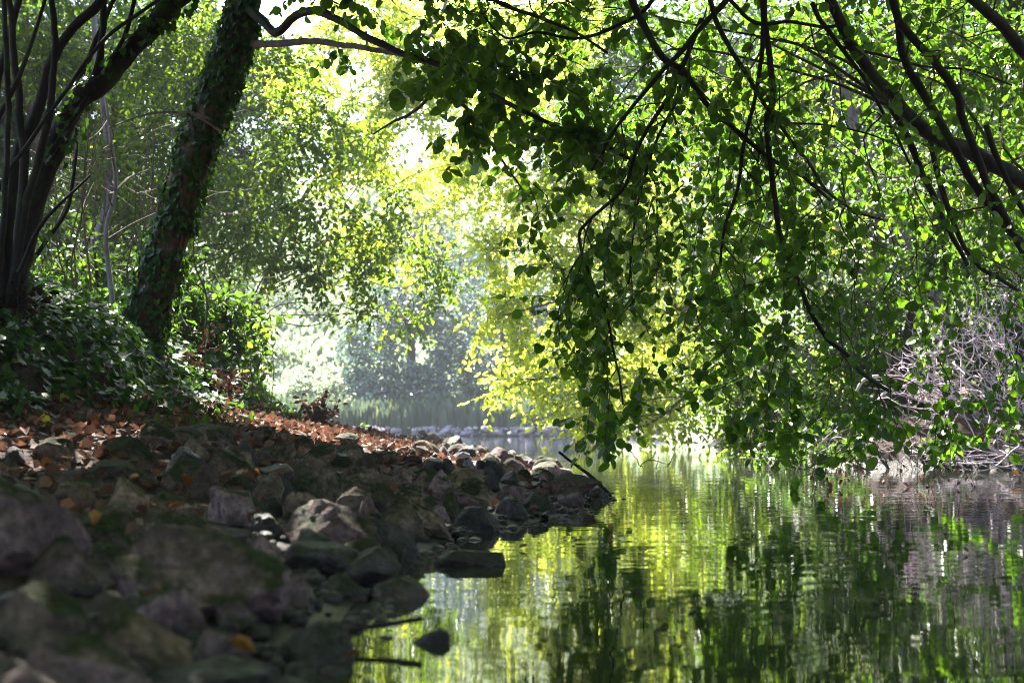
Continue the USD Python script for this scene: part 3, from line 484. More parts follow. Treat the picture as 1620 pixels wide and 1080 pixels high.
PXS = np.sort(rg.uniform(40, 330, 26)); ORD = "first second third fourth fifth sixth seventh eighth ninth tenth eleventh twelfth thirteenth fourteenth fifteenth sixteenth seventeenth eighteenth nineteenth twentieth twenty-first twenty-second twenty-third twenty-fourth twenty-fifth last".split()
for i, px in enumerate(PXS):
    D = rg.uniform(12.5, 19); g = P(px, 470, D); g[2] = float(height(g[0], g[1])) - .1; r = rg.uniform(.007, .018)
    t = thing("sapling", f"{ORD[i]} from the left among the thin bare stems in the left undergrowth", "sapling", "bare stems in the left undergrowth")
    p, rad = smooth_line(wander(g, P(px + rg.normal(10, 40), rg.uniform(120, 330), D), rg, 6, .05), 4, np.linspace(r, r * .4, 6)); obj("stem", tube(p, rad, 5, .1), M["bark_brown"], t, smooth=60)
    for _ in range(3):
        k = rg.integers(6, len(p) - 1); e = p[k] + np.array([rg.normal(0, .35), rg.normal(0, .3), rg.uniform(.05, .4)]); q, qr = smooth_line(wander(p[k], e, rg, 4, .1), 3, np.linspace(r * .4, .003, 4)); obj("side_branch", tube(q, qr, 4), M["bark_brown"], t, smooth=60)
# --- trees of the right bank
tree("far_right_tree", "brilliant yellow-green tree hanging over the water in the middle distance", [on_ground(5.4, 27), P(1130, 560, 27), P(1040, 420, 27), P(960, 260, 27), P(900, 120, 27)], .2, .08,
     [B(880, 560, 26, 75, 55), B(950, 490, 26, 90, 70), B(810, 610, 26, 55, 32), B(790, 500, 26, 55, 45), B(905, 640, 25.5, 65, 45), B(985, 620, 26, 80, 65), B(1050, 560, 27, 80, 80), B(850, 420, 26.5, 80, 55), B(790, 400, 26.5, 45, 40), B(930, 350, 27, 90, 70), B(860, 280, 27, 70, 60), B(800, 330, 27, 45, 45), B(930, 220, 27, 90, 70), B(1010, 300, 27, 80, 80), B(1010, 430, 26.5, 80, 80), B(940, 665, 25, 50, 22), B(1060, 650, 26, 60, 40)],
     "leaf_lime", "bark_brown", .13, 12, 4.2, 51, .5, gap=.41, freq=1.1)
tree("right_bank_tree", "tree with a lilac-lit leaning trunk on the right bank", [on_ground(5.55, 18), P(1500, 520, 18), P(1448, 395, 18), P(1412, 325, 18), P(1375, 250, 18), P(1330, 130, 18), P(1300, -40, 18)], .095, .055,
     [B(1250, 150, 18, 110, 90), B(1350, 60, 18, 120, 80), B(1180, 260, 18.5, 90, 80), B(1300, 400, 19, 100, 70), B(1220, 380, 19, 80, 70), B(1500, 130, 18.5, 110, 90), B(1560, 270, 18.5, 90, 80), B(1100, 200, 19, 90, 90), B(1120, 380, 19, 80, 80), B(1450, 300, 19.5, 70, 60)],
     "leaf_mid", "bark_lilac", .10, 12, 2.8, 52, .42, gap=.45, freq=1.3)
tree("right_bank_tree", "dark trunked tree standing behind the dead brushwood", [on_ground(4.75, 16.6), P(1425, 640, 16.6), P(1440, 520, 16.6), P(1470, 400, 16.6), P(1500, 250, 16.6)], .09, .05,
     [B(1480, 430, 16.5, 80, 60), B(1570, 420, 16.5, 80, 70), B(1400, 480, 17, 70, 60), B(1540, 520, 17, 90, 60), B(1330, 500, 17.5, 70, 60), B(1440, 580, 17.5, 90, 60), B(1610, 560, 17, 70, 80), B(1340, 590, 18, 80, 60), B(1420, 660, 16.6, 90, 50), B(1540, 640, 16.6, 90, 60), B(1620, 680, 16, 80, 60), B(1300, 670, 18, 60, 50)],
     "leaf_deep", "bark_dark", .09, 12, 3.0, 53, .38, gap=.45, freq=1.5)
tree("right_bank_tree", "low spreading tree with dark limbs reaching over the water right of the bright gap", [on_ground(4.3, 20), P(1330, 690, 19.6), P(1300, 655, 19.3), P(1265, 630, 19)], .12, .05,
     [B(1180, 620, 19, 70, 50), B(1250, 650, 18.5, 70, 40), B(1150, 680, 19.5, 60, 35), B(1210, 560, 19.5, 80, 50), B(1300, 600, 19, 60, 50), B(1120, 590, 20, 60, 60), B(1230, 690, 18.5, 60, 30), B(1320, 680, 18, 60, 40), B(1290, 715, 17, 70, 22), B(1200, 715, 18.5, 60, 20)],
     "leaf_mid", "bark_dark", .095, 12, 2.6, 54, .38, gap=.47, freq=1.5)
tree("background_tree", "tall dark background tree filling the wood behind the lilac trunk", [on_ground(9, 32), P(1350, 400, 32), P(1350, 100, 32)], .25, .1,
     [B(1080, 150, 32, 130, 130), B(1200, 100, 33, 140, 120), B(1350, 150, 33, 150, 140), B(1500, 120, 32, 150, 130), B(1620, 200, 32, 140, 150), B(1100, 400, 33, 120, 120), B(1250, 350, 33, 140, 120), B(1400, 400, 33, 140, 120), B(1560, 400, 32, 140, 130), B(1160, 560, 32, 120, 90), B(1320, 600, 31, 130, 90), B(1480, 600, 31, 130, 90), B(1620, 600, 30, 120, 100), B(960, 60, 34, 110, 90)],
     "leaf_deep", "bark_brown", .14, 12, 5.5, 55, .6, gap=.33, freq=.9, sub=4)
tree("right_bank_shrub", "low dark shrub closing the right bank down to the waterline", [on_ground(4.0, 16.2), P(1370, 690, 15.6), P(1370, 650, 15.4)], .03, .012,
     [B(1290, 690, 15.6, 60, 34), B(1350, 690, 15.2, 60, 36), B(1420, 690, 15.2, 60, 36), B(1250, 700, 16.4, 50, 26), B(1500, 690, 15.4, 70, 36), B(1580, 690, 15.4, 70, 40), B(1320, 640, 16, 60, 40)] + [B(x, 716, 14.5, 45, 24) for x in (1215, 1270, 1330, 1390, 1450, 1500)], "leaf_deep", "bark_dark", .08, 10, 2.6, 57, .3, gap=.43, freq=2., category="shrub")
tree("right_bank_shrub", "pale-leaved shrub glinting behind the long hanging branch", [on_ground(5.0, 19), P(1330, 560, 19), P(1300, 480, 19)], .04, .015,
     [B(1270, 470, 17.6, 70, 60), B(1320, 420, 17.6, 60, 60), B(1240, 540, 17.6, 50, 50), B(1390, 540, 17.4, 60, 50)], "leaf_pale", "bark_brown", .085, 12, 1.4, 56, .35, gap=.5, freq=1.8, category="shrub")

# --- the fallen dead top: bare lilac-grey branches
rd = np.random.default_rng(71)
t = thing("dead_brushwood", "tangle of bare lilac-grey dead branches lying on the right bank at the waterline", "dead branches")
p, rad = smooth_line([P(1353, 622, 14.4), P(1368, 600, 14.4), P(1400, 595, 14.4), P(1440, 602, 14.5), P(1520, 640, 14.8), P(1640, 720, 15.2)], 6, [.014, .018, .02, .022, .03, .04]); obj("main_branch", tube(p, rad, 7, .15), M["wood_dead"], t, smooth=60)
p, rad = smooth_line([P(1382, 655, 14.2), P(1388, 635, 14.2), P(1405, 618, 14.3), P(1440, 610, 14.5)], 6, [.009, .012, .014, .016]); obj("branch", tube(p, rad, 6, .15), M["wood_dead"], t, smooth=60)
def dead_branch(a, b, r, D0, parent, kids=3):
    p, rad = smooth_line(wander(P(*a, D0), P(*b, D0 + rd.uniform(-.5, .5)), rd, 6, .11), 4, np.linspace(r, r * .35, 6)); parts = [tube(p, rad, 5, .15)]
    for _ in range(kids):
        k = rd.integers(4, len(p) - 2); e = p[k] + unit(p[-1] - p[0] + rd.normal(0, .9, 3) * np.linalg.norm(p[-1] - p[0])) * rd.uniform(.12, .4)
        q, qr = smooth_line(wander(p[k], e, rd, 5, .16), 3, np.linspace(r * .5, r * .2, 5)); parts.append(tube(q, qr, 4))
    obj("branch", join(parts), M["wood_dead"], parent, smooth=60)
for i in range(62):
    x0, y0 = rd.uniform(1440, 1680), rd.uniform(600, 740); ang = rd.normal(2.1, .55); L = rd.uniform(50, 150)
    dead_branch((x0, y0), (x0 + L * math.cos(ang), y0 - L * math.sin(ang)), rd.uniform(.006, .013), rd.uniform(13.9, 15.2), t, 3)
for i in range(44):
    x0, y0 = rd.uniform(1480, 1640), rd.uniform(470, 640); ang = rd.normal(1.9, .6); L = rd.uniform(40, 120)
    dead_branch((x0, y0), (x0 + L * math.cos(ang), y0 - L * math.sin(ang)), rd.uniform(.005, .009), rd.uniform(14.2, 15.4), t, 3)
for i in range(26):
    x0, y0 = rd.uniform(1480, 1660), rd.uniform(690, 738); L = rd.uniform(60, 160)
    dead_branch((x0, y0), (x0 + L * rd.choice([-1, 1]), y0 + rd.uniform(-10, 18)), rd.uniform(.005, .009), rd.uniform(13.3, 14.2), t, 2)
t = thing("dead_twig", "bare pale twigs rising from the water at the foot of the low spreading tree", "dead branches")
for a, b in [((1231, 667), (1262, 625)), ((1246, 672), (1265, 652)), ((1278, 722), (1340, 664)), ((1255, 690), (1268, 672)), ((1290, 730), (1322, 690))]: dead_branch(a, b, .006, 14.6, t, 2)
t = thing("dead_twig", "fine dark twig sticking out of the bright water below the hanging leaves", "twig")
for a, b in [((1017, 738), (1000, 716)), ((1013, 738), (1036, 716)), ((1026, 728), (1060, 734)), ((1038, 742), (1042, 722)), ((1000, 716), (985, 704)), ((1055, 738), (1068, 718))]:
    p, rad = smooth_line(wander(P(*a, 13.8), P(*b, 13.8), rd, 5, .08), 4, np.linspace(.006, .003, 5)); obj("branch", tube(p, rad, 4), M["bark_dark"], t, smooth=60)

# --- the coppice stool and the ivied trunk on the left
def limb_px(parent, pts, D, w0, w1, mat, name="stem", sides=9, bump=.14, seed=3):
    """A limb through picture points; D one depth or one per point; widths in picture pixels."""
    D = np.broadcast_to(np.linspace(*D, len(pts)) if isinstance(D, tuple) else D, (len(pts),))
    p3 = np.array([P(x, y, d) for (x, y), d in zip(pts, D)]); r = np.linspace(w0, w1, len(pts)) / 2 / FPX * D
    p, rad = smooth_line(p3, 7, r); q = p * 3.3 + seed; p = p + (np.stack([meshkit.fbm(q + k * 7.7, 3, 6) for k in range(3)], -1) - .5) * rad.mean() * 2.2; rad = rad * (.88 + .3 * meshkit.fbm(p * 5, 2, 2)); obj(name, tube(p, rad, sides, bump, seed), M[mat], parent, smooth=60); return p, rad
cop = thing("coppice_tree", "many-stemmed dark coppice tree leaning right at the left border", "tree")
cop_lines = []
for k, (pts, D, w0, w1) in enumerate([
    ([(10, 520), (28, 430), (62, 270), (130, 165), (215, 75), (290, -10), (400, -140)], (8.6, 8.6), 44, 26),
    ([(0, 500), (10, 400), (20, 283), (67, 150), (110, 50), (160, -10), (230, -120)], (8.5, 8.3), 22, 14), ([(15, 480), (40, 330), (78, 180), (85, 60), (80, -20), (70, -150)], (8.4, 8.2), 14, 8),
    ([(20, 470), (38, 280), (33, 200), (25, 100), (10, -10), (-20, -150)], (8.4, 8.2), 15, 9), ([(130, 165), (155, 110), (162, 50), (165, -10), (175, -120)], (8.6, 8.4), 14, 8),
    ([(-20, 330), (17, 267), (100, 150), (167, 60), (250, 0), (330, -60)], (8.1, 8.0), 8, 5), ([(60, 280), (120, 180), (190, 75), (215, -10), (240, -100)], (8.5, 8.6), 9, 6),
    ([(0, 430), (8, 300), (12, 150), (5, 0), (0, -100)], (8.0, 7.9), 11, 7), ([(30, 430), (63, 360), (100, 318), (143, 278)], (8.2, 7.9), 9, 3), ([(12, 440), (50, 300), (95, 200), (140, 90), (185, -10)], (8.7, 8.8), 12, 7),
    ([(30, 440), (70, 385), (105, 330), (120, 250), (118, 190)], (8.8, 9.0), 8, 4), ([(-10, 200), (30, 120), (60, 40), (80, -30)], (8.0, 7.9), 8, 5), ([(5, 470), (-10, 300), (-5, 150), (30, 0), (60, -100)], (8.4, 8.3), 16, 9)]):
    cop_lines.append(limb_px(cop, pts, D, w0, w1, "bark_dark", sides=10 if w0 > 30 else 7, seed=k)[0])
ivt = thing("ivied_tree", "stout leaning tree trunk wrapped in ivy on the left bank", "tree")
g = on_ground(*P(205, 560, 11.6)[:2]); trunk_pts = [g, P(222, 520, 11.6), P(262, 400, 11.6), P(300, 260, 11.6), P(342, 150, 11.5), P(378, 45, 11.4), P(400, -40, 11.3), P(440, -200, 11)]
tp, tr = smooth_line(trunk_pts, 10, np.array([78, 68, 60, 56, 53, 49, 44, 34]) / 2 / FPX * 11.5); obj("trunk", tube(tp, tr, 18, .14, 7), M["bark_brown"], ivt, smooth=60)
limbm = limb_px(ivt, [(380, 5), (417, 33), (437, 50), (467, 27), (500, 18), (540, 35), (590, 63), (657, 87), (723, 113), (757, 133), (793, 160), (840, 183), (900, 207), (957, 230), (1010, 262)], (11.3, 9.0), 16, 5, "bark_dark", "limb", 7)[0]
limbn = limb_px(ivt, [(395, 66), (420, 68), (480, 67), (540, 71), (590, 80), (640, 88), (700, 112)], (11.4, 10.6), 13, 6, "bark_grey", "limb", 7)[0]
limbo = limb_px(ivt, [(640, 88), (680, 107), (723, 157), (757, 190), (773, 220), (807, 273), (827, 300)], (10.6, 11.5), 7, 3, "bark_brown", "limb", 6)[0]
limb_px(ivt, [(590, 213), (620, 194), (648, 182), (673, 160), (700, 112)], (10.9, 10.6), 2.5, 7, "bark_brown", "limb", 6)
limb_px(ivt, [(360, 200), (312, 180), (290, 178), (235, 180), (172, 202)], (11.5, 10.6), 6, 2.5, "bark_grey", "limb", 5); limb_px(ivt, [(350, 208), (325, 192), (296, 176)], (11.3, 11.1), 5, 3, "bark_grey", "limb", 5)
# crowns of both trees, above the picture
def over_crown(parent, blobs, mat, leaf, lai, seed, src, r0=.035, **kw):
    rng = np.random.default_rng(seed); tw = []
    for c, r in blobs:
        i = np.argmin(np.linalg.norm(src - c, axis=1)); p, rad = smooth_line(wander(src[i], c, rng, 5, .1, .05), 5, np.linspace(r0, r0 * .35, 5)); tw.append(tube(p, rad, 5))
        for _ in range(5):
            e = c + unit(rng.normal(size=3)) * r * .8; q, qr = smooth_line(wander(p[rng.integers(10, len(p))], e, rng, 4, .1), 4, np.linspace(r0 * .35, .004, 4)); tw.append(tube(q, qr, 4))
    lv, tws = crown(blobs, leaf, 14, lai, seed, .4, **kw)
    obj("twigs", join(tw + [tws]), M["twig"], parent, kind="stuff"); obj("crown", lv[:2], M[mat], parent, rnd=lv[2], kind="stuff")
over_crown(ivt, [(np.array(c, float), np.array(r, float)) for c, r in [((-1.5, 11, 5.6), (1.8, 2, 1.2)), ((-3.5, 11, 6.4), (2, 2.2, 1.4)), ((-0.3, 12.5, 7), (2, 2.2, 1.4)), ((-2, 13.5, 7.6), (2.2, 2.2, 1.5)), ((-4.5, 13.5, 7.5), (2, 2.2, 1.6)), ((-2.2, 10, 8), (2.2, 2.2, 1.4)), ((.6, 10.5, 5.2), (1.5, 1.8, .9))]], "leaf_mid", .12, 5.5, 81, tp[-12:], gap=.42, freq=1.2)
over_crown(cop, [(np.array(c, float), np.array(r, float)) for c, r in [((-2.5, 8, 4.4), (1.5, 1.6, .9)), ((-4, 8.5, 5), (1.7, 1.8, 1.2)), ((-1.2, 8, 5.4), (1.6, 1.7, 1.0)), ((-3, 6.2, 4.8), (1.7, 1.6, 1.0)), ((-1, 6, 4.6), (1.5, 1.6, .9)), ((-2.3, 4, 4.2), (1.8, 1.6, .9))]], "leaf_near", .11, 5.0, 82, np.vstack([l[-8:] for l in cop_lines[:8]]), gap=.42, freq=1.4)
for nm, lab, base, blobs, sd in [("shade_tree", "broad leafy tree on the near left bank behind the photographer", (-3.4, -1.0), [((-2.5, 0, 5.5), (3, 3, 1.6)), ((-4.5, 3, 5.5), (2.6, 3, 1.6)), ((0, -1.5, 6), (3, 3, 1.6)), ((-2, 2.5, 7.5), (3, 3, 1.5)), ((.4, 2.2, 6), (2.4, 2.4, 1.3)), ((-3, -4, 5), (3, 3, 2)), ((-5.5, -1, 4.5), (2, 3, 2)), ((-5.5, 4.5, 3.6), (1.6, 2.6, 1.8)), ((-5, -3.5, 3), (2.4, 2.4, 2)), ((-1, -5.5, 3.6), (3, 1.8, 2.2)), ((.5, 0, 8), (3, 3, 1.2))], 84),
    ("shade_tree", "broad leafy tree on the near right bank outside the view", (8.4, 1.5), [((6, 2, 5), (3, 3, 1.8)), ((3.6, 1, 6), (2.8, 3, 1.5)), ((7, -2.5, 5), (3, 3, 2)), ((3.5, -3, 6.5), (3, 3, 1.6)), ((7.5, 5.5, 5), (2.5, 2.8, 2)), ((5, 4, 7), (3, 3, 1.4)), ((1, -5, 6), (3, 3, 2)), ((4.5, -5, 3.5), (3, 1.8, 2.4)), ((8, 0, 3.4), (2, 3, 2))], 85)]:
    b0 = on_ground(*base); c0 = np.mean([c for c, r in blobs], 0); st_ = tree(nm, lab, [b0, b0 + [0.1, .1, 1.5], b0 * .6 + c0 * .4, c0], .2, .08, [(np.array(c, float), np.array(r, float)) for c, r in blobs], "leaf_mid", "bark_brown", .15, 14, 3.0, sd, .5, gap=.4, freq=1.)
def scatter_on_tube(p, rad, n, rng, lo, hi):
    t = rng.uniform(lo, hi, n) * (len(p) - 1); i = np.minimum(t.astype(int), len(p) - 2); fr = (t - i)[:, None]
    c = p[i] * (1 - fr) + p[i + 1] * fr; r = rad[i] * (1 - fr[:, 0]) + rad[i + 1] * fr[:, 0]; ax = unit(p[i + 1] - p[i])
    o = rng.normal(size=(n, 3)); o = unit(o - (o * ax).sum(1, keepdims=True) * ax); return c + o * (r * rng.uniform(1.02, 1.35, n))[:, None], o, ax
ri = np.random.default_rng(91)
pos, o, ax = scatter_on_tube(tp, tr, 4200, ri, .0, .95); keep = (meshkit.fbm(pos * 3.1, 2, 4) > .37) | (pos[:, 2] < 1.9); pos, o = pos[keep], o[keep]
lv = set_leaves(IVY, pos, np.array([0, 0, -1.0]) + o * .25 + ri.normal(0, .35, pos.shape), o + ri.normal(0, .3, pos.shape), ri.uniform(.035, .075, len(pos)), ri)
t = thing("climbing_ivy", "dark ivy climbing the stout leaning trunk", "ivy"); obj("leaves", lv[:2], M["leaf_ivy"], t, rnd=lv[2], kind="stuff")
for k in range(5):
    th = 2 * k + np.linspace(0, 1.6, 40); i = np.linspace(2, len(tp) - 22, 40).astype(int); a = np.stack([np.cos(th), np.sin(th) * -1, 0 * th], 1)
    obj("vine_stem", tube(smooth_line(tp[i] + a * (tr[i] * 1.06)[:, None], 2), .008, 5), M["bark_brown"], t, smooth=60)
pos, o, ax = scatter_on_tube(cop_lines[0], np.linspace(.12, .055, len(cop_lines[0])), 500, ri, .1, .95); keep = meshkit.fbm(pos * 2.6, 2, 14) > .5; pos, o = pos[keep], o[keep]
lv = set_leaves(IVY, pos, np.array([0, 0, -1.0]) + o * .5 + ri.normal(0, .35, pos.shape), o + ri.normal(0, .3, pos.shape), ri.uniform(.04, .075, len(pos)), ri)
t = thing("climbing_ivy", "sparse ivy leaves on the thickest coppice stem at the left", "ivy"); obj("leaves", lv[:2], M["leaf_ivy"], t, rnd=lv[2], kind="stuff")
# ------------------------------------------------------------------ hanging branches in focus
def leaf_parts(parent, items, mat, tpl, rng, most=300):
    """items: list of (pos, tip, nrm, size) arrays. The leaves that show largest become parts, the rest one part."""
    pos, tip, nrm = (np.vstack([i[k] for i in items]) for k in range(3)); size = np.concatenate([i[3] for i in items])
    x, y, z = to_px(pos + tip * size[:, None] * .5); seen = (x > 0) & (x < 1620) & (y > 0) & (y < 1080) & (z > 1)
    order = np.argsort(-(size / z) * seen * (1 + .15 * rng.random(len(size))))[:most]; rest = np.setdiff1d(np.arange(len(size)), order)
    for i in order:
        v, f, r = set_leaves(tpl, pos[i:i + 1], tip[i:i + 1], nrm[i:i + 1], size[i:i + 1], rng); obj("leaf", (v, f), M[mat], parent, rnd=r)
    v, f, r = set_leaves(tpl, pos[rest], tip[rest], nrm[rest], size[rest], rng); obj("leaves", (v, f), M[mat], parent, rnd=r, kind="stuff")
def twig_leaves(p, rng, size, step, items, start=0.15):
    seg = np.linalg.norm(np.diff(p, axis=0), axis=1); s = np.concatenate([[0], np.cumsum(seg)]); L = s[-1]
    at = np.arange(L * start, L, step); at = at + rng.uniform(-.3, .3, len(at)) * step; at = np.clip(at, 0, L)
    c = np.stack([np.interp(at, s, p[:, k]) for k in range(3)], 1); ax = unit(np.stack([np.interp(at + .02, s, p[:, k]) for k in range(3)], 1) - np.stack([np.interp(at - .02, s, p[:, k]) for k in range(3)], 1))
    if not len(c): return
    ph = np.arange(len(c)) * 2.4 + rng.uniform(0, 6); h = np.stack([np.cos(ph), np.sin(ph), 0 * ph], 1)
    tip = unit(h * .75 + ax * .35 + np.array([0, 0, -.55]) + rng.normal(0, .3, c.shape)); nr = unit(h * .45 + np.array([0, 0, .8]) + rng.normal(0, .5, c.shape))
    items.append((c + tip * .012, tip, nr, size * rng.uniform(.5, 1.3, len(c))))
rh = np.random.default_rng(101)
ov = thing("overhanging_tree", "big-leaved tree whose dark limbs sweep down from the upper right over the water", "tree")
g = on_ground(5.5, 10.5)
bp, br = smooth_line([g, np.array([5.2, 10.3, 1.3]), P(1800, 400, 10), P(1700, 335, 9.8)], 7, [.16, .13, .11, .09]); obj("trunk", tube(bp, br, 12, .14), M["bark_dark"], ov, smooth=60)
LIMBS = [  # picture points, depth, widths
 ([(1720, 345), (1620, 288), (1540, 245), (1500, 222), (1460, 206), (1420, 168), (1375, 113), (1345, 72), (1312, -5), (1240, -120), (1130, -190)], (9.8, 8.2), 27, 14),
 ([(1407, 160), (1430, 205), (1450, 247), (1473, 300), (1500, 360), (1530, 420)], (9.3, 9.6), 13, 7), ([(1660, 430), (1593, 362), (1547, 300), (1497, 213), (1457, 143), (1430, 93), (1420, 40), (1408, -5), (1380, -120)], (9.0, 8.4), 15, 12),
 ([(1620, 400), (1580, 327), (1547, 250), (1523, 187), (1517, 150), (1473, 93), (1423, 37)], (8.9, 8.4), 12, 13), ([(1700, 150), (1620, 77), (1580, 33), (1540, -5), (1460, -90)], (8.6, 8.2), 20, 15),
 ([(960, -110), (1000, -5), (1023, 50), (1050, 92), (1080, 113), (1097, 137), (1130, 180), (1177, 217), (1213, 247), (1267, 280), (1313, 317)], (8.4, 8.9), 14, 5),
 ([(1190, -70), (1150, 0), (1113, 40), (1080, 80), (1040, 120), (1000, 170), (967, 213), (935, 270)], (8.4, 8.6), 11, 4), ([(1215, -60), (1207, 20), (1207, 77), (1197, 140), (1177, 227), (1167, 300), (1147, 360), (1140, 420)], (8.6, 8.8), 9, 4),
 ([(1200, -60), (1207, 20), (1215, 64), (1220, 107), (1223, 157), (1212, 187), (1217, 233), (1223, 293), (1233, 360), (1247, 410), (1267, 457), (1287, 503), (1310, 537), (1340, 557), (1363, 587), (1407, 620)], (8.5, 9.0), 11, 6),
 ([(1120, -10), (1135, 37), (1157, 80), (1187, 127), (1220, 180), (1253, 227), (1280, 260), (1313, 307), (1357, 337), (1400, 350)], (8.3, 9), 9, 3),
 ([(1148, -5), (1197, 37), (1247, 35), (1293, 43), (1330, 42)], (8.5, 8.6), 7, 5), ([(1283, 5), (1297, 33), (1330, 75), (1370, 130), (1410, 200), (1440, 260)], (8.5, 9), 9, 4),
 ([(1110, 30), (1085, 90), (1060, 150), (1020, 210), (1000, 260), (985, 300), (930, 350), (917, 380), (940, 453), (960, 503), (970, 547), (980, 593), (985, 640)], (8.5, 9.0), 8, 3),
 ([(1080, 110), (1070, 160), (1035, 230), (1015, 300), (1000, 380), (995, 450)], (8.6, 8.9), 6, 3), ([(1330, 75), (1400, 90), (1460, 105), (1530, 110), (1600, 135)], (9, 9.4), 5, 3), ([(1250, 195), (1310, 198), (1380, 215), (1430, 235)], (8.8, 9), 4, 2),
 ([(1470, 205), (1490, 300), (1530, 400), (1580, 440), (1640, 480)], (9.6, 10), 10, 5), ([(1560, 200), (1600, 300), (1650, 380)], (9.4, 9.5), 10, 7), ([(960, 85), (905, 50), (850, 28), (790, 5), (740, -30)], (8.7, 9), 4, 8), ([(760, 20), (800, 60), (850, 50), (920, 60), (1010, 25), (1040, -10)], (9, 8.6), 3, 7)]
limbs = [limb_px(ov, *l, "bark_dark", "limb", 8, .12, 20 + i)[0] for i, l in enumerate(LIMBS)]
items, tws = [], []
def hang(a, b, rng, size=.085, step=.034, kids=3, r=.0045, out=items):
    """A drooping twig from a to b with its leaves and side twigs."""
    w = wander(a, b, rng, 6, .07); w[1:-1, 2] += .05 * np.linalg.norm(b - a); p, rad = smooth_line(w, 4, np.linspace(r, .0014, 6)); tws.append(tube(p, rad, 4)); twig_leaves(p, rng, size, step, out)
    for _ in range(kids):
        k = rng.integers(3, len(p) - 3); e = p[k] + np.array([rng.normal(0, .19), rng.normal(0, .19), rng.uniform(-.24, .02)]); q, qr = smooth_line(wander(p[k], e, rng, 4, .1), 3, np.linspace(.0025, .0012, 4)); tws.append(tube(q, qr, 3)); twig_leaves(q, rng, size, step, out)
BX, BY = [700, 780, 860, 885, 930, 960, 985, 1020, 1080, 1130, 1190, 1240, 1275, 1310, 1350, 1450, 1620], [190, 300, 430, 560, 690, 738, 735, 640, 600, 680, 728, 738, 640, 600, 730, 742, 742]
for li, l in enumerate(limbs):  # twigs along every limb
    L = np.linalg.norm(np.diff(l, axis=0), axis=1).sum()
    for _ in range(int(L * (1.0 if li in (0, 1, 2, 3, 4, 16, 17) else 1.5))):
        a = l[rh.integers(len(l) // 6, len(l))]; x, y, z = to_px(a); 
        if y < -160 or x > 1750: continue
        lim = np.interp(x, BX, BY); dy = min(rh.uniform(30, 190), lim - y)
        if dy < 25: continue
        hang(a, P(x + rh.normal(0, 75), y + dy, z + rh.normal(0, .35)), rh, size=.066, step=.045, kids=2)
for _ in range(56):   # the curtain of long hanging twigs
    x = rh.choice([rh.uniform(885, 1060), rh.uniform(1060, 1270), rh.uniform(1270, 1640)], p=[.28, .47, .25]); lim = np.interp(x, BX, BY); y1 = lim - rh.random() ** 1.6 * 330; y0 = y1 - rh.uniform(110, 300); z = rh.uniform(8.2, 10.3)
    if y1 < 120: continue
    hang(P(x + rh.normal(0, 70), y0, z), P(x, y1, z + rh.normal(0, .2)), rh, size=.066, step=.042, kids=3)
for _ in range(50):   # a farther layer of the same twigs
    x = rh.uniform(1080, 1660); z = rh.uniform(10.4, 13); y1 = rh.uniform(80, np.interp(x, BX, BY) - 40) * (1 if x < 1300 else .72); hang(P(x + rh.normal(0, 40), y1 - rh.uniform(80, 220), z), P(x, y1, z + rh.normal(0, .3)), rh, size=.08, step=.045, kids=3)
for x, y0, y1, z in [(962, 570, 738, 8.9), (940, 520, 700, 8.8), (1005, 560, 690, 9.1), (905, 380, 560, 8.7), (1185, 560, 725, 9.2), (1235, 600, 736, 9.4), (1250, 560, 720, 9.3), (1165, 540, 690, 9.2), (1385, 600, 730, 9.8), (1500, 610, 738, 10), (1600, 560, 720, 9.9), (1350, 640, 728, 9.7), (1470, 650, 740, 10)]:
    for k in range(1): hang(P(x + rh.normal(0, 18), y0, z), P(x + rh.normal(0, 8), y1 - 30 * k, z + rh.normal(0, .1)), rh, size=.075, step=.036, kids=4)
for l in limbs:  # thin side branches
    for _ in range(int(np.linalg.norm(np.diff(l, axis=0), axis=1).sum() * 2.2)):
        k = rh.integers(len(l) // 6, len(l) - 2); dr = unit(l[min(k + 4, len(l) - 1)] - l[k]); e = l[k] + (dr * rh.uniform(.2, .8) + rh.normal(0, .35, 3) + [0, 0, -.25]) * rh.uniform(.5, 1.2)
        if to_px(e)[1] > np.interp(to_px(e)[0], BX, BY): continue
        q, qr = smooth_line(wander(l[k], e, rh, 6, .12), 4, np.linspace(.006, .0015, 6)); tws.append(tube(q, qr, 4)); twig_leaves(q, rh, .066, .11, items, .3)
leaf_parts(ov, items, "leaf_near", ROUND, rh); obj("twigs", join(tws), M["twig"], ov, kind="stuff")
over_crown(ov, [B(*b) for b in [(780, 30, 13, 110, 60, .9), (960, 60, 13, 120, 80, .9), (1120, 30, 13, 110, 80, .9), (1290, 70, 13, 120, 90, .9), (1450, 50, 13, 110, 90, .9), (1590, 130, 13, 100, 110, .9), (1080, 200, 13.4, 110, 90, .9), (1240, 230, 13.6, 110, 90, .9), (1420, 240, 13.8, 100, 90, .9), (1570, 330, 13.6, 90, 90, .9), (930, 190, 13.2, 90, 80, .9)]], "leaf_near", .072, 1.5, 90, np.vstack(limbs[:5]), r0=.013, gap=.46, freq=2.2)
over_crown(ov, [(np.array(c, float), np.array(r, float)) for c, r in [((1, 8.5, 4.2), (1.6, 1.8, .8)), ((3, 9, 4.4), (1.8, 1.8, .9)), ((4.6, 9.5, 4.6), (1.6, 1.8, 1.0)), ((2, 7, 4.6), (1.8, 1.6, .9)), ((.4, 6.5, 4.3), (1.5, 1.6, .8)), ((3.6, 11, 5.4), (2, 2, 1.1)), ((1.6, 10.8, 5.6), (1.8, 2, 1.1)), ((2, 4.6, 4.2), (2, 1.6, .8)), ((-.4, 4.3, 4.4), (1.6, 1.6, .8))]], "leaf_near", .11, 4.2, 83, limbs[0][-10:], gap=.43, freq=1.4)
items2, tws = [], []
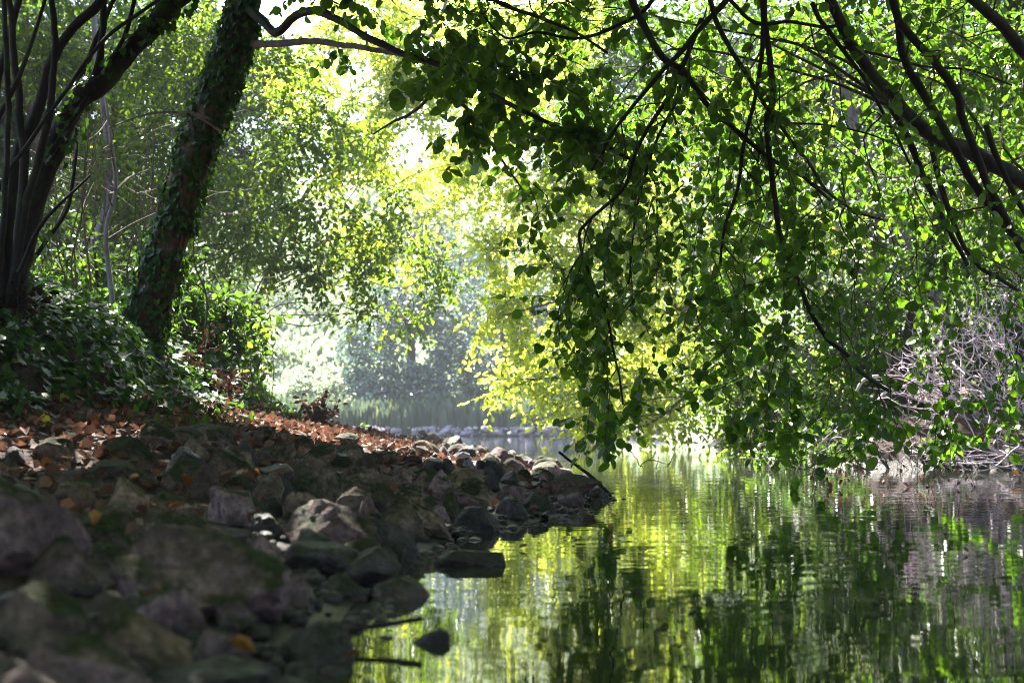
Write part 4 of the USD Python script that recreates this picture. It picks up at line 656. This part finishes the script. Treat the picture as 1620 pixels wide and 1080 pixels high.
for _ in range(34):  # the shaded roof of leaves along the top of the view
    x = rh.uniform(430, 1060); y = rh.uniform(-70, np.interp(x, [430, 560, 700, 1060], [15, 40, 110, 170])); z = rh.uniform(8.8, 12.5); hang(P(x - rh.normal(20, 50), y - rh.uniform(10, 60), z), P(x + rh.normal(20, 60), y + rh.uniform(0, 50), z), rh, size=.075, step=.042, kids=3, out=items2)
for l, n in ((limbm, 16), (limbo, 5), (limbn, 2)):
    for _ in range(n):
        a = l[rh.integers(int(len(l) * .45), len(l))]; x, y, z = to_px(a); hang(a, P(x + rh.normal(25, 45), y + rh.uniform(-60, 90), z + rh.normal(0, .3)), rh, size=.09, step=.04, kids=2, out=items2)
for _ in range(16):
    x = rh.uniform(680, 960); y = np.interp(x, [680, 960], [60, 210]) + rh.normal(0, 40); z = rh.uniform(8.6, 9.8); hang(P(x - 30, y - rh.uniform(10, 60), z), P(x + rh.normal(20, 40), y + rh.uniform(10, 80), z), rh, size=.09, step=.036, kids=3, out=items2)
leaf_parts(ivt, items2, "leaf_near", ROUND, rh); obj("leafy_twigs", join(tws), M["twig"], ivt, kind="stuff")

# ------------------------------------------------------------------ ivy bank, leaf litter, small plants
def land_points(rng, n, y0, y1, d0, d1, power=1.0):
    y = y0 + (y1 - y0) * rng.random(n) ** power; ly = np.array([p[1] for p in LEFT[:-2]]); lx = np.array([p[0] for p in LEFT[:-2]])
    d = rng.uniform(d0, d1, n); x = np.interp(y, ly, lx) - d; m = np.abs(x) < .41 * y + .3; return x[m], y[m], d[m]
def slope_normal(x, y, e=.05):
    return unit(np.stack([-(height(x + e, y) - height(x - e, y)) / (2 * e), -(height(x, y + e) - height(x, y - e)) / (2 * e), np.ones_like(x)], -1))
rl = np.random.default_rng(121)
x, y, d = land_points(rl, 40000, 4.5, 24, 2.6, 6.5); edge = 2.85 + 0.5 * (meshkit.fbm(np.stack([x, y, 0 * x], -1) * 1.1, 2, 5) - .5); m = d > edge + .25 * np.abs(rl.normal(size=len(d))); x, y = x[m], y[m]
n = slope_normal(x, y); pos = np.stack([x, y, height(x, y) + rl.uniform(.01, .13, len(x))], -1)
tip = unit(np.stack([.6 + 0 * x, -.5 + 0 * x, -.35 + 0 * x], -1) + rl.normal(0, .45, pos.shape)); nr = unit(n + np.array([.1, -.25, .2]) + rl.normal(0, .35, pos.shape))
iv = thing("ivy_ground_cover", "glossy dark ivy blanketing the steep upper left bank", "ivy"); leaf_parts(iv, [(pos, tip, nr, rl.uniform(.05, .105, len(x)))], "leaf_ivy", IVY, rl); tag(iv, kind="stuff")
x, y, d = land_points(rl, 15000, 2.6, 24, .15, 3.05); m = rl.random(len(d)) < np.clip((d - .5) * .6, 0.07, 1) * np.clip((y - 2.5) / 2.5, .05, 1); x, y = x[m], y[m]
pos = np.stack([x, y, height(x, y) + rl.uniform(-.005, .03, len(x))], -1); a = rl.uniform(0, 2 * np.pi, len(x))
lv = set_leaves(CURL, pos, np.stack([np.cos(a), np.sin(a), rl.normal(0, .3, len(x))], -1), np.array([0, 0, 1.0]) + rl.normal(0, .45, pos.shape), rl.uniform(.03, .075, len(x)), rl)
obj("leaf_litter", lv[:2], M["leaf_dead"], rnd=lv[2], label="carpet of rusty brown fallen leaves on the lower left bank", category="fallen leaves", kind="stuff")
def one_leaf(px, py, size, mat, label, name="fallen_leaf", lift=.02, z=None, tpl=CURL, nrm=(0, -.3, 1)):
    g = G(px, py) if z is None else None
    if z is not None: dd = ray(px, py); s = (z - EYE[2]) / dd[2]; g = EYE + dd * s
    v, f, r = set_leaves(tpl, g[None] + [0, 0, lift * .7], np.array([[rl.normal(), rl.normal() * .5, .1]]), np.array([nrm], float) + rl.normal(0, .25, 3), size * .8, rl); obj(name, (v, f), M[mat], rnd=r, label=label, category="leaf")
one_leaf(82, 676, .10, "leaf_yellow", "pale yellow-green leaf lying on the brown litter"); one_leaf(115, 742, .08, "leaf_orange", "orange leaf at the foot of the lone round rock", lift=.06)
one_leaf(300, 790, .075, "leaf_orange", "orange leaf lying beside the brown dome rock", lift=.07); one_leaf(200, 800, .06, "leaf_orange", "orange leaf on the thickly mossed boulder", lift=.13)
one_leaf(146, 884, .055, "leaf_orange", "curled orange leaf above the ring-shaped one", lift=.12); one_leaf(198, 893, .05, "leaf_dead", "pinkish out-of-focus leaf on the low moss cushion", lift=.10)
one_leaf(130, 855, .05, "leaf_dead", "narrow tan leaf at the huge pale boulder's foot", lift=.10); one_leaf(530, 944, .085, "leaf_orange", "yellow-orange leaf floating by the small wet stone", z=.012, lift=0)
one_leaf(404, 1030, .06, "leaf_orange", "salmon-orange leaf on the wet foreground rocks", z=.05, lift=0); one_leaf(538, 1040, .055, "leaf_orange", "orange leaf under the dark stick-holding rock", z=.02, lift=0)
one_leaf(965, 840, .05, "leaf_orange", "red-brown leaf floating on the bright reflection", z=.006, lift=0); one_leaf(892, 734, .09, "leaf_dead", "tiny dark leaf floating beyond the outermost rock", z=.006, lift=0)
one_leaf(820, 866, .045, "leaf_dead", "dark speck of a leaf floating right of the flat black rock", z=.006, lift=0); one_leaf(410, 783, .05, "leaf_orange", "small tan leaf lodged on the dark round rock", lift=.12)
one_leaf(1615, 752, .11, "leaf_orange", "orange leaf over the water at the right border", z=.05, lift=0); one_leaf(95, 640, .09, "leaf_yellow", "yellow-green leaf at the upper edge of the litter")
for i in range(14):
    px, py = rl.uniform(900, 1600), rl.uniform(745, 1000); one_leaf(px, py, rl.uniform(.02, .035), "leaf_dead", "tiny brown leaf fragment floating on the open water", "floating_fragment", z=.005, lift=0)
    tag(stage.GetPrimAtPath("/World/floating_fragment" + (f"_{i:03d}" if i else "")), group="leaf fragments floating on the water")
# withered leaf heap and brown dead fronds
def withered(px, py, D, n, sx, sz, label, size=.07, seed=0):
    r = np.random.default_rng(seed); c = P(px, py, D); base = np.array([c[0], c[1], float(height(c[0], c[1]))]); t = thing("withered_plant", label, "dead plant"); st, it = [], []
    for _ in range(n):
        e = base + np.array([r.normal(0, sx), r.normal(0, sx * .6), abs(r.normal(sz, sz * .35))]); q, qr = smooth_line(wander(base + r.normal(0, sx * .35, 3) * [1, 1, 0], e, r, 5, .08), 3, np.linspace(.005, .002, 5)); st.append(tube(q, qr, 4)); twig_leaves(q, r, size, .035, it, .35)
    obj("stems", join(st), M["bark_brown"], t, kind="stuff"); leaf_parts(t, it, "leaf_brown", CURL, r, 0)
withered(345, 605, 12.6, 18, .3, .2, "reddish brown withered plant above the ivy at the end of the bank", .07, 1); withered(290, 580, 12.0, 9, .2, .2, "brown dead fronds at the foot of the ivied trunk", .06, 2); withered(498, 690, 15, 26, .16, .22, "small heap of withered brown leaves at the far end of the bank", .07, 3)
withered(18, 455, 8.45, 26, .13, .22, "brown dead shoots round the foot of the coppice stool", .05, 4)
t = thing("weed", "thin leafy weeds standing against the light at the end of the bank", "plant"); st, it = [], []
for px, py0, py1, D in [(415, 690, 560, 14), (430, 690, 600, 14.5), (445, 690, 620, 15), (400, 690, 520, 13.8), (470, 690, 640, 16), (455, 690, 630, 15.5), (582, 712, 660, 22), (576, 712, 668, 22), (395, 680, 480, 13.5), (425, 680, 470, 14)]:
    b = P(px, py0, D); b[2] = float(height(b[0], b[1])) - .02; q, qr = smooth_line(wander(b, P(px + rl.normal(0, 14), py1, D), rl, 5, .05), 4, np.linspace(.006, .002, 5)); st.append(tube(q, qr, 4)); twig_leaves(q, rl, .07, .06, it, .3)
obj("stems", join(st), M["bark_brown"], t, kind="stuff"); leaf_parts(t, it, "leaf_mid", OVAL, rl, 60)
# grass and weeds along the foot of the ivy
x, y, d = land_points(rl, 420, 8, 22, 2.5, 3.3); pos = np.stack([x, y, height(x, y)], -1)
lv = set_leaves(OVAL, pos, np.array([.1, -.1, 1.0]) + rl.normal(0, .4, pos.shape), np.array([0, -1.0, .3]) + rl.normal(0, .5, pos.shape), rl.uniform(.04, .1, len(x)), rl)
obj("bank_grass", lv[:2], M["leaf_ivy"], rnd=lv[2], label="sparse green weeds along the foot of the ivy", category="grass", kind="stuff")
# dead hanging leaves at the tips over the water
t = thing("dead_leaf_spray", "dark withered leaves dangling over the water below the dead brushwood", "dead leaves"); it, st = [], []
for k in range(26):
    x0 = rl.uniform(1290, 1530); a = P(x0, 725, 10.2); b = P(x0 + rl.normal(0, 10), rl.uniform(745, 785), 10.2); q, qr = smooth_line(wander(a, b, rl, 4, .06), 3, np.linspace(.002, .0012, 4)); st.append(tube(q, qr, 3)); twig_leaves(q, rl, .05, .07, it, .5)
obj("stems", join(st), M["twig"], t, kind="stuff"); leaf_parts(t, it, "leaf_dead", OVAL, rl, 40)
